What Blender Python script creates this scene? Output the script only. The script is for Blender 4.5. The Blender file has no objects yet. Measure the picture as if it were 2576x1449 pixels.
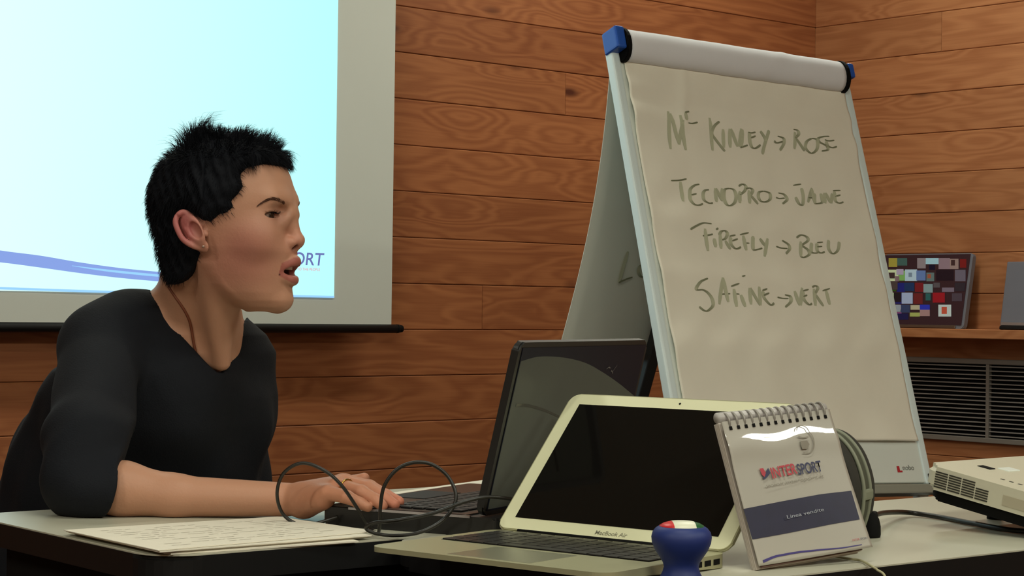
import bpy, bmesh, math, random
import numpy as np
from mathutils import Vector, Matrix
random.seed(7); np.random.seed(7)
S = bpy.context.scene
COL = S.collection

# ------------------------------------------------------------------ camera, world, light, exposure
F_PX, CX, CY = 4856.0, 1288.0, 724.5
PITCH, ROLL = math.atan(54 / F_PX), 0.0131
CAM = np.array([0.0, 0.0, 1.0])
_F = np.array([0, math.cos(PITCH), math.sin(PITCH)])
_R0 = np.array([1.0, 0, 0]); _U0 = np.array([0, -math.sin(PITCH), math.cos(PITCH)])
_R = _R0 * math.cos(ROLL) + _U0 * math.sin(ROLL)
_U = -_R0 * math.sin(ROLL) + _U0 * math.cos(ROLL)

def ray(x, y): return _F + _R * (x - CX) / F_PX - _U * (y - CY) / F_PX
def at(x, y, Y):                       # point of the room seen at photo pixel (x, y), Y metres in front of the camera
    d = ray(x, y); return CAM + d * (Y / d[1])
def on_plane(x, y, n, o):
    d = ray(x, y); return CAM + d * (((np.asarray(o) - CAM) @ n) / (d @ n))
def on_z(x, y, z=0.75): return on_plane(x, y, np.array([0, 0, 1.0]), np.array([0, 0, z]))
def px(P):
    d = np.asarray(P) - CAM; return np.array([CX + F_PX * (d @ _R) / (d @ _F), CY - F_PX * (d @ _U) / (d @ _F)])

cam = bpy.data.cameras.new('camera'); camo = bpy.data.objects.new('camera', cam); COL.objects.link(camo)
cam.sensor_width = 36.0; cam.lens = F_PX / 2576 * 36.0; cam.clip_start = 0.05
camo.matrix_world = Matrix(((_R[0], _U[0], -_F[0], 0), (_R[1], _U[1], -_F[1], 0), (_R[2], _U[2], -_F[2], 1.0), (0, 0, 0, 1)))
S.camera = camo
S.view_settings.view_transform = 'Standard'; S.view_settings.look = 'None'
S.view_settings.gamma = 1.0; S.view_settings.use_curve_mapping = False
S.view_settings.exposure = 0.15
w = bpy.data.worlds.new('world'); S.world = w; w.use_nodes = True
w.node_tree.nodes['Background'].inputs[0].default_value = (0.5, 0.5, 0.5, 1)
w.node_tree.nodes['Background'].inputs[1].default_value = 0.05
S.cycles.sample_clamp_indirect = 4.0
S.cycles.max_bounces = 6

# room frame: walls run at 41.4 degrees to the view
WA = math.radians(41.4)
E1 = np.array([math.cos(WA), math.sin(WA), 0]); E2 = np.array([-math.sin(WA), math.cos(WA), 0])
U_R, V_B, U_L, V_F, H_C = 5.342, 4.443, -3.6, -2.6, 2.85
LAMP_COL = (0.98, 0.99, 0.83)
LAMPS = [(-1.9, -1.3, 46), (-1.9, 1.2, 36), (0.9, -1.2, 44), (1.9, 3.45, 13), (4.2, 3.45, 16), (3.35, -0.9, 34), (1.1, 1.0, 13)]   # room u, v, watts; last one added to brighten tables and face
for (u, v, LAMP_W) in LAMPS:
    p = E1 * u + E2 * v
    l = bpy.data.lights.new('lamp_light', 'AREA'); l.shape = 'RECTANGLE'; l.size = 1.25; l.size_y = 0.16
    l.energy = LAMP_W; l.color = LAMP_COL
    lo = bpy.data.objects.new('lamp_light', l); COL.objects.link(lo)
    lo.location = (p[0], p[1], H_C - 0.085); lo.rotation_euler = (0, 0, WA)

# ------------------------------------------------------------------ helpers
def rgb(r, g, b):                      # sRGB 0-255 -> linear
    f = lambda c: (c / 255 / 12.92) if c / 255 <= 0.04045 else ((c / 255 + 0.055) / 1.055) ** 2.4
    return (f(r), f(g), f(b), 1.0)

def mat(name, col, rough=0.5, metal=0.0, spec=0.5, noise=0.0, nscale=30.0, bump=0.0, bscale=200.0, coat=0.0, emit=None, estr=0.0, sss=0.0):
    m = bpy.data.materials.new(name); m.use_nodes = True; nt = m.node_tree; b = nt.nodes['Principled BSDF']
    b.inputs['Base Color'].default_value = col; b.inputs['Roughness'].default_value = rough
    b.inputs['Metallic'].default_value = metal; b.inputs['Specular IOR Level'].default_value = spec
    b.inputs['Coat Weight'].default_value = coat; b.inputs['Coat Roughness'].default_value = 0.06
    tc = nt.nodes.new('ShaderNodeTexCoord')
    if noise:
        n = nt.nodes.new('ShaderNodeTexNoise'); n.inputs['Scale'].default_value = nscale; n.inputs['Detail'].default_value = 4
        mx = nt.nodes.new('ShaderNodeMix'); mx.data_type = 'RGBA'
        mx.inputs[6].default_value = tuple(c * (1 - noise) for c in col[:3]) + (1,)
        mx.inputs[7].default_value = tuple(min(1, c * (1 + noise)) for c in col[:3]) + (1,)
        nt.links.new(tc.outputs['Object'], n.inputs['Vector']); nt.links.new(n.outputs['Fac'], mx.inputs[0])
        nt.links.new(mx.outputs[2], b.inputs['Base Color'])
    if bump:
        n2 = nt.nodes.new('ShaderNodeTexNoise'); n2.inputs['Scale'].default_value = bscale; n2.inputs['Detail'].default_value = 3
        bp = nt.nodes.new('ShaderNodeBump'); bp.inputs['Strength'].default_value = bump; bp.inputs['Distance'].default_value = 0.002
        nt.links.new(tc.outputs['Object'], n2.inputs['Vector']); nt.links.new(n2.outputs['Fac'], bp.inputs['Height'])
        nt.links.new(bp.outputs[0], b.inputs['Normal'])
    if emit:
        b.inputs['Emission Color'].default_value = emit; b.inputs['Emission Strength'].default_value = estr
    if sss:
        b.inputs['Subsurface Weight'].default_value = sss; b.inputs['Subsurface Radius'].default_value = (1, .35, .2)
        b.inputs['Subsurface Scale'].default_value = 0.006
    return m

def wood_mat(name, base, dark, knot, seedoff=0.0):
    m = bpy.data.materials.new(name); m.use_nodes = True; nt = m.node_tree; b = nt.nodes['Principled BSDF']
    N = nt.nodes.new; L = nt.links.new
    tc = N('ShaderNodeTexCoord'); oi = N('ShaderNodeObjectInfo')
    off = N('ShaderNodeVectorMath'); off.operation = 'SCALE'; off.inputs[0].default_value = (37.0, 11.0, 23.0)
    L(oi.outputs['Random'], off.inputs['Scale'])
    add = N('ShaderNodeVectorMath'); add.operation = 'ADD'; L(tc.outputs['Object'], add.inputs[0]); L(off.outputs[0], add.inputs[1])
    # knots
    mk = N('ShaderNodeMapping'); mk.inputs['Scale'].default_value = (2.3, 0.4, 6.5); L(add.outputs[0], mk.inputs[0])
    vo = N('ShaderNodeTexVoronoi'); vo.inputs['Scale'].default_value = 1.0; vo.inputs['Randomness'].default_value = 1.0
    L(mk.outputs[0], vo.inputs['Vector'])
    kr = N('ShaderNodeMapRange'); kr.inputs['From Min'].default_value = 0.04; kr.inputs['From Max'].default_value = 0.13
    kr.inputs['To Min'].default_value = 1.0; kr.inputs['To Max'].default_value = 0.0; L(vo.outputs['Distance'], kr.inputs[0])
    kw = N('ShaderNodeMapRange'); kw.inputs['From Min'].default_value = 0.0; kw.inputs['From Max'].default_value = 0.45
    kw.inputs['To Min'].default_value = 1.0; kw.inputs['To Max'].default_value = 0.0; L(vo.outputs['Distance'], kw.inputs[0])
    # flat-sawn grain
    mg = N('ShaderNodeMapping'); mg.inputs['Scale'].default_value = (1.1, 0.5, 9.0); L(add.outputs[0], mg.inputs[0])
    n1 = N('ShaderNodeTexNoise'); n1.inputs['Scale'].default_value = 1.0; n1.inputs['Detail'].default_value = 2.5; n1.inputs['Distortion'].default_value = 0.35
    L(mg.outputs[0], n1.inputs['Vector'])
    a1 = N('ShaderNodeMath'); a1.operation = 'MULTIPLY_ADD'; a1.inputs[1].default_value = 0.35; L(kw.outputs[0], a1.inputs[0]); L(n1.outputs['Fac'], a1.inputs[2])
    mu = N('ShaderNodeMath'); mu.operation = 'MULTIPLY'; mu.inputs[1].default_value = 62.0; L(a1.outputs[0], mu.inputs[0])
    sn = N('ShaderNodeMath'); sn.operation = 'SINE'; L(mu.outputs[0], sn.inputs[0])
    mf = N('ShaderNodeMapping'); mf.inputs['Scale'].default_value = (6, 3, 260); L(add.outputs[0], mf.inputs[0])
    n2 = N('ShaderNodeTexNoise'); n2.inputs['Scale'].default_value = 1.0; n2.inputs['Detail'].default_value = 2; L(mf.outputs[0], n2.inputs['Vector'])
    g = N('ShaderNodeMath'); g.operation = 'MULTIPLY_ADD'; g.inputs[1].default_value = 0.19; g.inputs[2].default_value = 0.22; L(sn.outputs[0], g.inputs[0])
    g2 = N('ShaderNodeMath'); g2.operation = 'MULTIPLY_ADD'; g2.inputs[1].default_value = 0.45; L(n2.outputs['Fac'], g2.inputs[0]); L(g.outputs[0], g2.inputs[2])
    ns = N('ShaderNodeTexNoise'); ns.inputs['Scale'].default_value = 2.2; ns.inputs['Detail'].default_value = 1; L(add.outputs[0], ns.inputs['Vector'])
    g3 = N('ShaderNodeMath'); g3.operation = 'MULTIPLY_ADD'; g3.inputs[1].default_value = 0.6; g3.use_clamp = True; L(ns.outputs['Fac'], g3.inputs[0])
    g2b = N('ShaderNodeMath'); g2b.operation = 'SUBTRACT'; g2b.inputs[1].default_value = 0.22; L(g2.outputs[0], g2b.inputs[0]); L(g2b.outputs[0], g3.inputs[2])
    mx = N('ShaderNodeMix'); mx.data_type = 'RGBA'; mx.inputs[6].default_value = base; mx.inputs[7].default_value = dark; L(g3.outputs[0], mx.inputs[0])
    mk2 = N('ShaderNodeMix'); mk2.data_type = 'RGBA'; mk2.inputs[7].default_value = knot; L(kr.outputs[0], mk2.inputs[0]); L(mx.outputs[2], mk2.inputs[6])
    hv = N('ShaderNodeHueSaturation'); L(mk2.outputs[2], hv.inputs['Color'])
    vr = N('ShaderNodeMapRange'); vr.inputs['To Min'].default_value = 0.93; vr.inputs['To Max'].default_value = 1.07; L(oi.outputs['Random'], vr.inputs[0]); L(vr.outputs[0], hv.inputs['Value'])
    L(hv.outputs[0], b.inputs['Base Color'])
    b.inputs['Roughness'].default_value = 0.5; b.inputs['Specular IOR Level'].default_value = 0.3
    bp = N('ShaderNodeBump'); bp.inputs['Strength'].default_value = 0.1; bp.inputs['Distance'].default_value = 0.001
    L(g2.outputs[0], bp.inputs['Height']); L(bp.outputs[0], b.inputs['Normal'])
    return m

def link(name, me, m=None, parent=None):
    o = bpy.data.objects.new(name, me); COL.objects.link(o)
    if m is not None and me is not None: me.materials.append(m)
    if parent is not None: o.parent = parent
    return o
def mesh(name, V, Fc, m=None, parent=None, smooth=False):
    me = bpy.data.meshes.new(name); me.from_pydata([tuple(map(float, v)) for v in V], [], [tuple(map(int, f)) for f in Fc]); me.update()
    if smooth: me.polygons.foreach_set('use_smooth', [True] * len(me.polygons))
    return link(name, me, m, parent)
def from_bm(name, bm, m=None, parent=None, smooth=False):
    bmesh.ops.recalc_face_normals(bm, faces=bm.faces)
    me = bpy.data.meshes.new(name); bm.to_mesh(me); bm.free()
    if smooth: me.polygons.foreach_set('use_smooth', [True] * len(me.polygons))
    return link(name, me, m, parent)
def tag(o, label=None, cat=None, group=None, kind=None):
    if label: o['label'] = label
    if cat: o['category'] = cat
    if group: o['group'] = group
    if kind: o['kind'] = kind
    return o
def frame(o, ux, uy=None, uz=None):
    ux = np.array(ux, float); ux /= np.linalg.norm(ux)
    if uz is None: uz = np.array([0, 0, 1.0])
    uz = np.array(uz, float); uz /= np.linalg.norm(uz)
    uy = np.cross(uz, ux) if uy is None else np.array(uy, float)
    return Matrix(((ux[0], uy[0], uz[0], o[0]), (ux[1], uy[1], uz[1], o[1]), (ux[2], uy[2], uz[2], o[2]), (0, 0, 0, 1)))
def thing(name, label, cat, M=None, group=None):
    o = bpy.data.objects.new(name, None); COL.objects.link(o); o.empty_display_size = 0.05
    if M is not None: o.matrix_world = M
    return tag(o, label, cat, group)
def bm_box(bm, lo, hi, bev=0.0, M=None, seg=1):
    t = bmesh.new(); lo = Vector(lo); hi = Vector(hi)
    bmesh.ops.create_cube(t, size=1.0)
    for v in t.verts: v.co = Vector(((lo[i] + hi[i]) / 2 + v.co[i] * (hi[i] - lo[i]) for i in range(3)))
    if bev: bmesh.ops.bevel(t, geom=t.edges[:], offset=bev, segments=seg, affect='EDGES', profile=0.6)
    if M is not None: t.transform(M)
    me = bpy.data.meshes.new('tmp'); t.to_mesh(me); t.free(); bm.from_mesh(me); bpy.data.meshes.remove(me)
def box(name, lo, hi, m, parent=None, bev=0.0, seg=1, M=None):
    bm = bmesh.new(); bm_box(bm, lo, hi, bev, M, seg); return from_bm(name, bm, m, parent)
def prism(name, pts, z0, z1, m, parent=None, bev=0.0, seg=2, smooth=False):    # pts in xy, extruded in z
    bm = bmesh.new(); b = [bm.verts.new((x, y, z0)) for x, y in pts]; t = [bm.verts.new((x, y, z1)) for x, y in pts]; n = len(pts)
    fb = bm.faces.new(b[::-1]); ft = bm.faces.new(t)
    for i in range(n): bm.faces.new((b[i], b[(i + 1) % n], t[(i + 1) % n], t[i]))
    if bev: bmesh.ops.bevel(bm, geom=list(set(list(fb.edges) + list(ft.edges))), offset=bev, segments=seg, affect='EDGES')
    return from_bm(name, bm, m, parent, smooth)
def rrect(x0, x1, y0, y1, r, n=6):
    P = []
    for cx, cy, a0 in ((x1 - r, y1 - r, 0), (x0 + r, y1 - r, 90), (x0 + r, y0 + r, 180), (x1 - r, y0 + r, 270)):
        for k in range(n + 1):
            a = math.radians(a0 + 90 * k / n); P.append((cx + r * math.cos(a), cy + r * math.sin(a)))
    return P
def catmull(P, n=8, closed=False):
    P = [np.array(p, float) for p in P]; out = []
    N = len(P); rng = range(N if closed else N - 1)
    for i in rng:
        if closed: p0, p1, p2, p3 = P[i - 1], P[i], P[(i + 1) % N], P[(i + 2) % N]
        else: p0, p1, p2, p3 = P[max(i - 1, 0)], P[i], P[i + 1], P[min(i + 2, N - 1)]
        for k in range(n):
            t = k / n
            out.append(0.5 * ((2 * p1) + (-p0 + p2) * t + (2 * p0 - 5 * p1 + 4 * p2 - p3) * t * t + (-p0 + 3 * p1 - 3 * p2 + p3) * t ** 3))
    if not closed: out.append(P[-1])
    return out
def tube_data(P, r, n=8, closed=False):
    P = [np.array(p, float) for p in P]; N = len(P); V = []; Fc = []
    rr = r if hasattr(r, '__len__') else [r] * N
    up = None
    for i in range(N):
        if closed: t = P[(i + 1) % N] - P[i - 1]
        else: t = P[min(i + 1, N - 1)] - P[max(i - 1, 0)]
        t = t / (np.linalg.norm(t) + 1e-12)
        if up is None: up = np.cross(t, [0.3, 0.2, 1.0]); up /= np.linalg.norm(up)
        up = up - t * (up @ t); up /= (np.linalg.norm(up) + 1e-12); s = np.cross(t, up)
        for k in range(n):
            a = 2 * math.pi * k / n; V.append(P[i] + (up * math.cos(a) + s * math.sin(a)) * rr[i])
    for i in range(N if closed else N - 1):
        j = (i + 1) % N
        for k in range(n):
            l = (k + 1) % n; Fc.append((i * n + k, i * n + l, j * n + l, j * n + k))
    if not closed: Fc.append(tuple(range(n))[::-1]); Fc.append(tuple((N - 1) * n + k for k in range(n)))
    return V, Fc
def tube(name, P, r, m, parent=None, n=8, closed=False):
    V, Fc = tube_data(P, r, n, closed); return mesh(name, V, Fc, m, parent, True)
def lathe(name, prof, m, parent=None, n=48, c=(0, 0), smooth=True):
    V = []; Fc = []
    for r, z in prof:
        for k in range(n): a = 2 * math.pi * k / n; V.append((c[0] + r * math.cos(a), c[1] + r * math.sin(a), z))
    for i in range(len(prof) - 1):
        for k in range(n): l = (k + 1) % n; Fc.append((i * n + k, i * n + l, (i + 1) * n + l, (i + 1) * n + k))
    Fc.append(tuple(range(n))[::-1]); Fc.append(tuple((len(prof) - 1) * n + k for k in range(n)))
    return mesh(name, V, Fc, m, parent, smooth)
def vcol_mat(name, rough=0.6, spec=0.3, emis=0.0, **kw):
    m = mat(name, (1, 1, 1, 1), rough=rough, spec=spec, **kw); nt = m.node_tree; b = nt.nodes['Principled BSDF']
    a = nt.nodes.new('ShaderNodeAttribute'); a.attribute_name = 'tint'; nt.links.new(a.outputs['Color'], b.inputs['Base Color'])
    if emis: nt.links.new(a.outputs['Color'], b.inputs['Emission Color']); b.inputs['Emission Strength'].default_value = emis
    return m
def set_tint(o, cols):                 # per-vertex linear rgb
    me = o.data; at_ = me.color_attributes.new('tint', 'FLOAT_COLOR', 'POINT')
    c = np.ones((len(me.vertices), 4), np.float32); c[:, :3] = np.asarray(cols)[:, :3]; at_.data.foreach_set('color', c.ravel())
def text_mesh(name, body, size, m, parent, M, align='LEFT', shear=0.0, squeeze=1.0, fat=0.0):
    cu = bpy.data.curves.new('txt', 'FONT'); cu.body = body; cu.size = size; cu.align_x = align; cu.shear = shear; cu.offset = fat
    to = bpy.data.objects.new('txt', cu); COL.objects.link(to)
    bpy.context.view_layer.update(); dg = bpy.context.evaluated_depsgraph_get()
    me = bpy.data.meshes.new_from_object(to.evaluated_get(dg)); bpy.data.objects.remove(to); bpy.data.curves.remove(cu)
    me.transform(Matrix.Diagonal((squeeze, 1, 1, 1))); me.transform(M); me.materials.clear()
    return link(name, me, m, parent)

# ------------------------------------------------------------------ materials
M_WOOD = wood_mat('larch_planks', rgb(180, 116, 74), rgb(134, 76, 46), rgb(84, 42, 28))
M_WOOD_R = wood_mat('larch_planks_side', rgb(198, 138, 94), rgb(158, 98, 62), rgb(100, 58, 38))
M_GAP = mat('plank_gap', rgb(40, 22, 14), 0.9)
M_WHITEM = mat('white_enamel', rgb(228, 236, 230), 0.35, noise=0.03, nscale=8)
M_PAPER = mat('flip_paper', rgb(243, 239, 224), 0.85, spec=0.2, noise=0.05, nscale=9, bump=0.15, bscale=60)
M_PAPER2 = mat('sheet_paper', rgb(232, 226, 210), 0.8, spec=0.2, noise=0.02, nscale=20)
M_BLACK = mat('black_plastic', rgb(18, 18, 19), 0.5, spec=0.25, noise=0.15, nscale=40)
M_BLACKM = mat('black_matt', rgb(14, 14, 14), 0.8, spec=0.15, noise=0.15, nscale=40)
M_CABLE = mat('cable_rubber', rgb(26, 24, 19), 0.4, noise=0.1, nscale=60)
M_GREYM = mat('grey_metal', rgb(120, 122, 126), 0.4, 0.5, noise=0.08, nscale=20)

# ------------------------------------------------------------------ room shell
def wall_frame(o, x): return frame(o, x)
MB = wall_frame(E2 * V_B, E1)          # local x = u, y = into the wall
MR = wall_frame(E1 * U_R, -E2)         # local x = -v, y = into the wall
def structure(o): return tag(o, kind='structure')
wb = box('wall_back', (U_L, 0.018, 0), (U_R + 0.1, 0.16, H_C), M_GAP); wb.matrix_world = MB; structure(wb)
wr = box('wall_right', (-V_B - 0.1, 0.018, 0), (-V_F, 0.16, H_C), M_GAP); wr.matrix_world = MR; structure(wr)
def planks(wall, x0, x1, m, seed, joints=()):
    rnd = random.Random(seed); k0 = int(math.floor(-1.072 / 0.135)); k = k0
    while True:
        z0 = 1.072 + 0.135 * k; z1 = z0 + 0.135; k += 1
        if z0 > H_C: break
        z0c, z1c = max(z0, 0.0), min(z1, H_C)
        if z1c - z0c < 0.02: continue
        cuts = [x0]; x = x0 + rnd.uniform(2.0, 4.5)
        for jx, jk in joints:
            if jk == k - 1: cuts.append(jx)
        while x < x1 - 0.5:
            if all(abs(x - c) > 0.6 for c in cuts): cuts.append(x)
            x += rnd.uniform(3.5, 4.6)
        cuts = sorted(cuts) + [x1]
        for a, b in zip(cuts[:-1], cuts[1:]):
            xm, zm = (a + b) / 2, (z0c + z1c) / 2; hx, hz = (b - a) / 2 - 0.0004, (z1c - z0c) / 2 - 0.0006
            bv = 0.0022; prd = rnd.uniform(0, 0.0012)
            V = []
            for (sx, sz) in ((-1, -1), (1, -1), (1, 1), (-1, 1)):
                V.append((sx * hx, 0.0179, sz * hz)); 
            for (sx, sz) in ((-1, -1), (1, -1), (1, 1), (-1, 1)): V.append((sx * hx, bv - prd, sz * hz))
            for (sx, sz) in ((-1, -1), (1, -1), (1, 1), (-1, 1)): V.append((sx * (hx - 0.0006), -prd, sz * (hz - bv)))
            Fc = [(0, 3, 2, 1), (8, 9, 10, 11)]
            for i in range(4):
                j = (i + 1) % 4; Fc += [(i, j, 4 + j, 4 + i), (4 + i, 4 + j, 8 + j, 8 + i)]
            p = mesh('plank', V, Fc, m, wall); p.location = (xm, 0, zm)
planks(wb, U_L, U_R, M_WOOD, 3, joints=((2.55, 3), (0.85, -2), (3.1, 0)))
planks(wr, -V_B, -V_F, M_WOOD_R, 11, joints=((-3.9, 6), (-2.9, 1)))
M_FLOOR = mat('dark_carpet', rgb(52, 46, 42), 0.95, noise=0.25, nscale=120, bump=0.6, bscale=500)
M_CEIL = mat('ceiling_paint', rgb(196, 186, 166), 0.9, noise=0.04, nscale=3)
M_WALLP = mat('wall_wood_dim', rgb(150, 112, 84), 0.8, noise=0.12, nscale=4, bump=0.1, bscale=30)
def corner(u, v): return tuple((E1 * u + E2 * v)[:2])
C4 = [corner(U_L - .1, V_F - .1), corner(U_R + .15, V_F - .1), corner(U_R + .15, V_B + .15), corner(U_L - .1, V_B + .15)]
structure(prism('floor', C4, -0.1, 0.0, M_FLOOR)); structure(prism('ceiling', C4, H_C, H_C + 0.1, M_CEIL))
wl = box('wall_left', (V_F, -0.15, 0), (V_B + .05, 0.0, H_C), M_WALLP); wl.matrix_world = frame(E1 * U_L, E2); structure(wl)
wf = box('wall_front', (U_L, -0.15, 0), (U_R, 0.0, H_C), M_WALLP); wf.matrix_world = frame(E2 * V_F, E1); structure(wf)
bb = box('baseboard_back', (U_L, -0.015, 0), (U_R - .02, -0.001, 0.09), M_WOOD, bev=0.003); bb.matrix_world = MB; structure(bb)
br = box('baseboard_right', (-V_B + .02, -0.015, 0), (-V_F, -0.001, 0.09), M_WOOD_R, bev=0.003); br.matrix_world = MR; structure(br)

M_LAMPB = mat('lamp_housing', rgb(225, 225, 220), 0.4)
M_TUBE = mat('lamp_tube', rgb(255, 250, 235), 0.4, emit=(1.0, 0.95, 0.8, 1), estr=6.0)
WHERE = ('far back left behind the camera', 'left of the tables', 'behind the camera', 'beside the projection screen', 'near the far room corner', 'behind the camera at the right', 'added as fill light above the tables')
for i, (u, v, LAMP_W) in enumerate(LAMPS):
    p = E1 * u + E2 * v
    t = thing('ceiling_light', 'white fluorescent batten on the ceiling, ' + WHERE[i], 'ceiling light', frame((p[0], p[1], H_C), E1), 'fluorescent battens on the ceiling')
    box('housing', (-0.65, -0.09, -0.06), (0.65, 0.09, -0.0005), M_LAMPB, t, 0.006)
    for s in (-1, 1): tube('tube', [(-0.6, s * 0.045, -0.071), (0.6, s * 0.045, -0.071)], 0.011, M_TUBE, t, 10)

# ------------------------------------------------------------------ projection screen
SV = V_B - 0.09
def scr(x, y): # (u, z) on the screen plane
    P = on_plane(x, y, E2, E2 * SV); return P @ E1, P[2]
u_r, z_b = scr(985, 816); u_r2, _ = scr(1012, 828); _, z_bar0 = scr(985, 838)
u_s, z_s = scr(840, 746)
u_l = u_r - 2.15
M_SCR = mat('screen_fabric', rgb(212, 216, 210), 0.9, spec=0.1, noise=0.02, nscale=5)
t = thing('projection_screen', 'pull-down white projection screen with a bright slide and black bottom bar', 'screen', frame(E2 * SV, E1))
box('screen_fabric', (u_l, 0.001, z_b), (u_r, 0.003, 2.62), M_SCR, t)
bar = tube('bottom_bar', [(u_l - 0.03, 0.002, (z_b + z_bar0) / 2), (u_r2 - 0.012, 0.002, (z_b + z_bar0) / 2)], (z_b - z_bar0) / 2, M_BLACK, t, 14)
tube('bar_end_cap', [(u_r2 - 0.02, 0.002, (z_b + z_bar0) / 2), (u_r2, 0.002, (z_b + z_bar0) / 2)], [(z_b - z_bar0) * 0.52, (z_b - z_bar0) * 0.40], M_BLACKM, t, 14)
box('screen_case', (u_l - 0.05, -0.05, 2.6), (u_r + 0.06, 0.075, 2.72), M_WHITEM, t, 0.012, 2)
M_SLIDE = mat('slide_light', rgb(20, 24, 26), 0.9, spec=0.0, emit=(0.70, 1.0, 1.0, 1), estr=1.0)
_nt = M_SLIDE.node_tree; _tc = _nt.nodes.new('ShaderNodeTexCoord'); _sx = _nt.nodes.new('ShaderNodeSeparateXYZ')
_cr = _nt.nodes.new('ShaderNodeValToRGB'); _mr = _nt.nodes.new('ShaderNodeMapRange')
_mr.inputs['From Min'].default_value = u_s - 1.15; _mr.inputs['From Max'].default_value = u_s
_cr.color_ramp.elements[0].color = (0.74, 0.98, 0.98, 1); _cr.color_ramp.elements[1].color = (0.46, 0.98, 0.99, 1)
_nt.links.new(_tc.outputs['Object'], _sx.inputs[0]); _nt.links.new(_sx.outputs[0], _mr.inputs[0]); _nt.links.new(_mr.outputs[0], _cr.inputs[0])
_nt.links.new(_cr.outputs[0], _nt.nodes['Principled BSDF'].inputs['Emission Color'])
sl = box('slide', (u_s - 1.72, -0.0008, z_s), (u_s, 0.0, z_s + 1.25), M_SLIDE, t)
M_SWOOSH = mat('slide_swoosh', rgb(10, 10, 20), 0.9, spec=0.0, emit=rgb(132, 158, 222), estr=1.0)
M_SWOOSH2 = mat('slide_swoosh_light', rgb(10, 10, 20), 0.9, spec=0.0, emit=rgb(150, 205, 250), estr=1.0)
def scr_poly(name, pts, m, parent, off=-0.0014):
    V = [];
    for x, y in pts: uu, zz = scr(x, y); V.append((uu, off, zz))
    return mesh(name, V, [tuple(range(len(V)))], m, parent)
def ribbon(name, top, bot, m, parent, off=-0.0014):
    V = []; n = len(top)
    for x, y in top + bot: uu, zz = scr(x, y); V.append((max(uu, u_s - 1.715), off, zz))
    return mesh(name, V, [(i, i + 1, n + i + 1, n + i) for i in range(n - 1)], m, parent)
tp = catmull([(-1500, 470), (-900, 515), (-300, 588), (-150, 605), (0, 630), (100, 643), (200, 660), (300, 674), (400, 684), (480, 690)], 5)
bt = catmull([(-1500, 560), (-900, 600), (-300, 640), (-150, 645), (0, 660), (100, 673), (200, 687), (300, 699), (400, 708), (480, 713)], 5)
ribbon('swoosh', tp, bt, M_SWOOSH, sl)
tp2 = catmull([(180, 668), (260, 677), (340, 685), (420, 692), (480, 695)], 5); bt2 = catmull([(180, 669), (260, 682), (340, 691), (420, 698), (480, 701)], 5)
ribbon('swoosh_highlight', tp2, bt2, M_SWOOSH2, sl, -0.0018)
ribbon('slide_border', [(-1400, 682), (200, 729), (500, 738), (840, 744)], [(-1400, 690), (200, 735), (500, 743), (840, 749)], M_SWOOSH2, sl, -0.0018)
M_LOGOB = mat('slide_logo_blue', rgb(10, 10, 20), 0.9, spec=0.0, emit=rgb(104, 112, 172), estr=1.0)
M_LOGOR = mat('slide_logo_red', rgb(10, 10, 20), 0.9, spec=0.0, emit=rgb(225, 120, 140), estr=1.0)
ua, za = scr(812, 668); ub, _ = scr(745, 668); _, zt = scr(812, 635)
hh = zt - za; RX = Matrix.Rotation(math.pi / 2, 4, 'X')
text_mesh('slide_logo_word', 'SPORT', hh * 1.36, M_LOGOB, sl, Matrix.Translation((ua, -0.0016, za)) @ RX, 'RIGHT', 0.12, 1.05, 0.0005)
text_mesh('slide_logo_word', 'INTER', hh * 1.36, M_LOGOR, sl, Matrix.Translation((ua - hh * 4.4, -0.0016, za)) @ RX, 'RIGHT', 0.12, 1.05, 0.0005)
text_mesh('slide_logo_line', 'TO THE PEOPLE', hh * 0.30, M_LOGOR, sl, Matrix.Translation((ua - 0.01, -0.0016, za - hh * 0.42)) @ RX, 'RIGHT')

# ------------------------------------------------------------------ right wall: vent grille, shelf, displays
def rw(x, y, d=0.0):                   # pixel -> (local x, z) on a plane d in front of the right wall
    P = on_plane(x, y, E1, E1 * (U_R - d)); return -(P @ E2), P[2]
M_SLAT = mat('slat_metal', rgb(158, 154, 150), 0.4, 0.1, noise=0.05, nscale=20)
_, vz1 = rw(2400, 901, .02); _, vz0 = rw(2400, 1109, .02)
vx0, _ = rw(2140, 1000, .02); vxd, _ = rw(2483, 1000, .02)
bay = (vxd - vx0) * 1.0
t = thing('air_vent', 'long grey metal air grille with thin horizontal slats, below the wall shelf', 'air vent', MR)
x_end = vxd + bay * 1.0
M_FRAMEV = mat('vent_frame_metal', rgb(140, 136, 130), 0.45, 0.2, noise=0.05, nscale=15)
fr = bmesh.new(); fw = 0.017
bm_box(fr, (vx0, -0.02, vz1 - fw), (x_end, -0.0015, vz1), 0.002); bm_box(fr, (vx0, -0.02, vz0), (x_end, -0.0015, vz0 + fw), 0.002)
bm_box(fr, (vx0, -0.02, vz0 + fw), (vx0 + fw, -0.0015, vz1 - fw), 0.002); bm_box(fr, (x_end - fw, -0.02, vz0 + fw), (x_end, -0.0015, vz1 - fw), 0.002)
from_bm('frame', fr, M_FRAMEV, t)
box('vent_backing', (vx0 + fw, -0.0035, vz0 + fw), (x_end - fw, -0.0015, vz1 - fw), M_BLACKM, t)
box('divider', (vxd - 0.006, -0.019, vz0 + fw), (vxd + 0.006, -0.004, vz1 - fw), M_FRAMEV, t)
ns = 17; me0 = None
for b0, b1 in ((vx0 + fw, vxd - 0.006), (vxd + 0.006, x_end - fw)):
    me0 = None
    for i in range(ns):
        z = vz0 + fw + (vz1 - vz0 - 2 * fw) * (i + 0.5) / ns
        if me0 is None:
            o = box('slat', (b0, -0.017, -0.0020), (b1, -0.006, 0.0017), M_SLAT, t, 0.0006, 1); me0 = o.data
        else: o = link('slat', me0, None, t)
        o.location = (0, 0, z)
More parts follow.
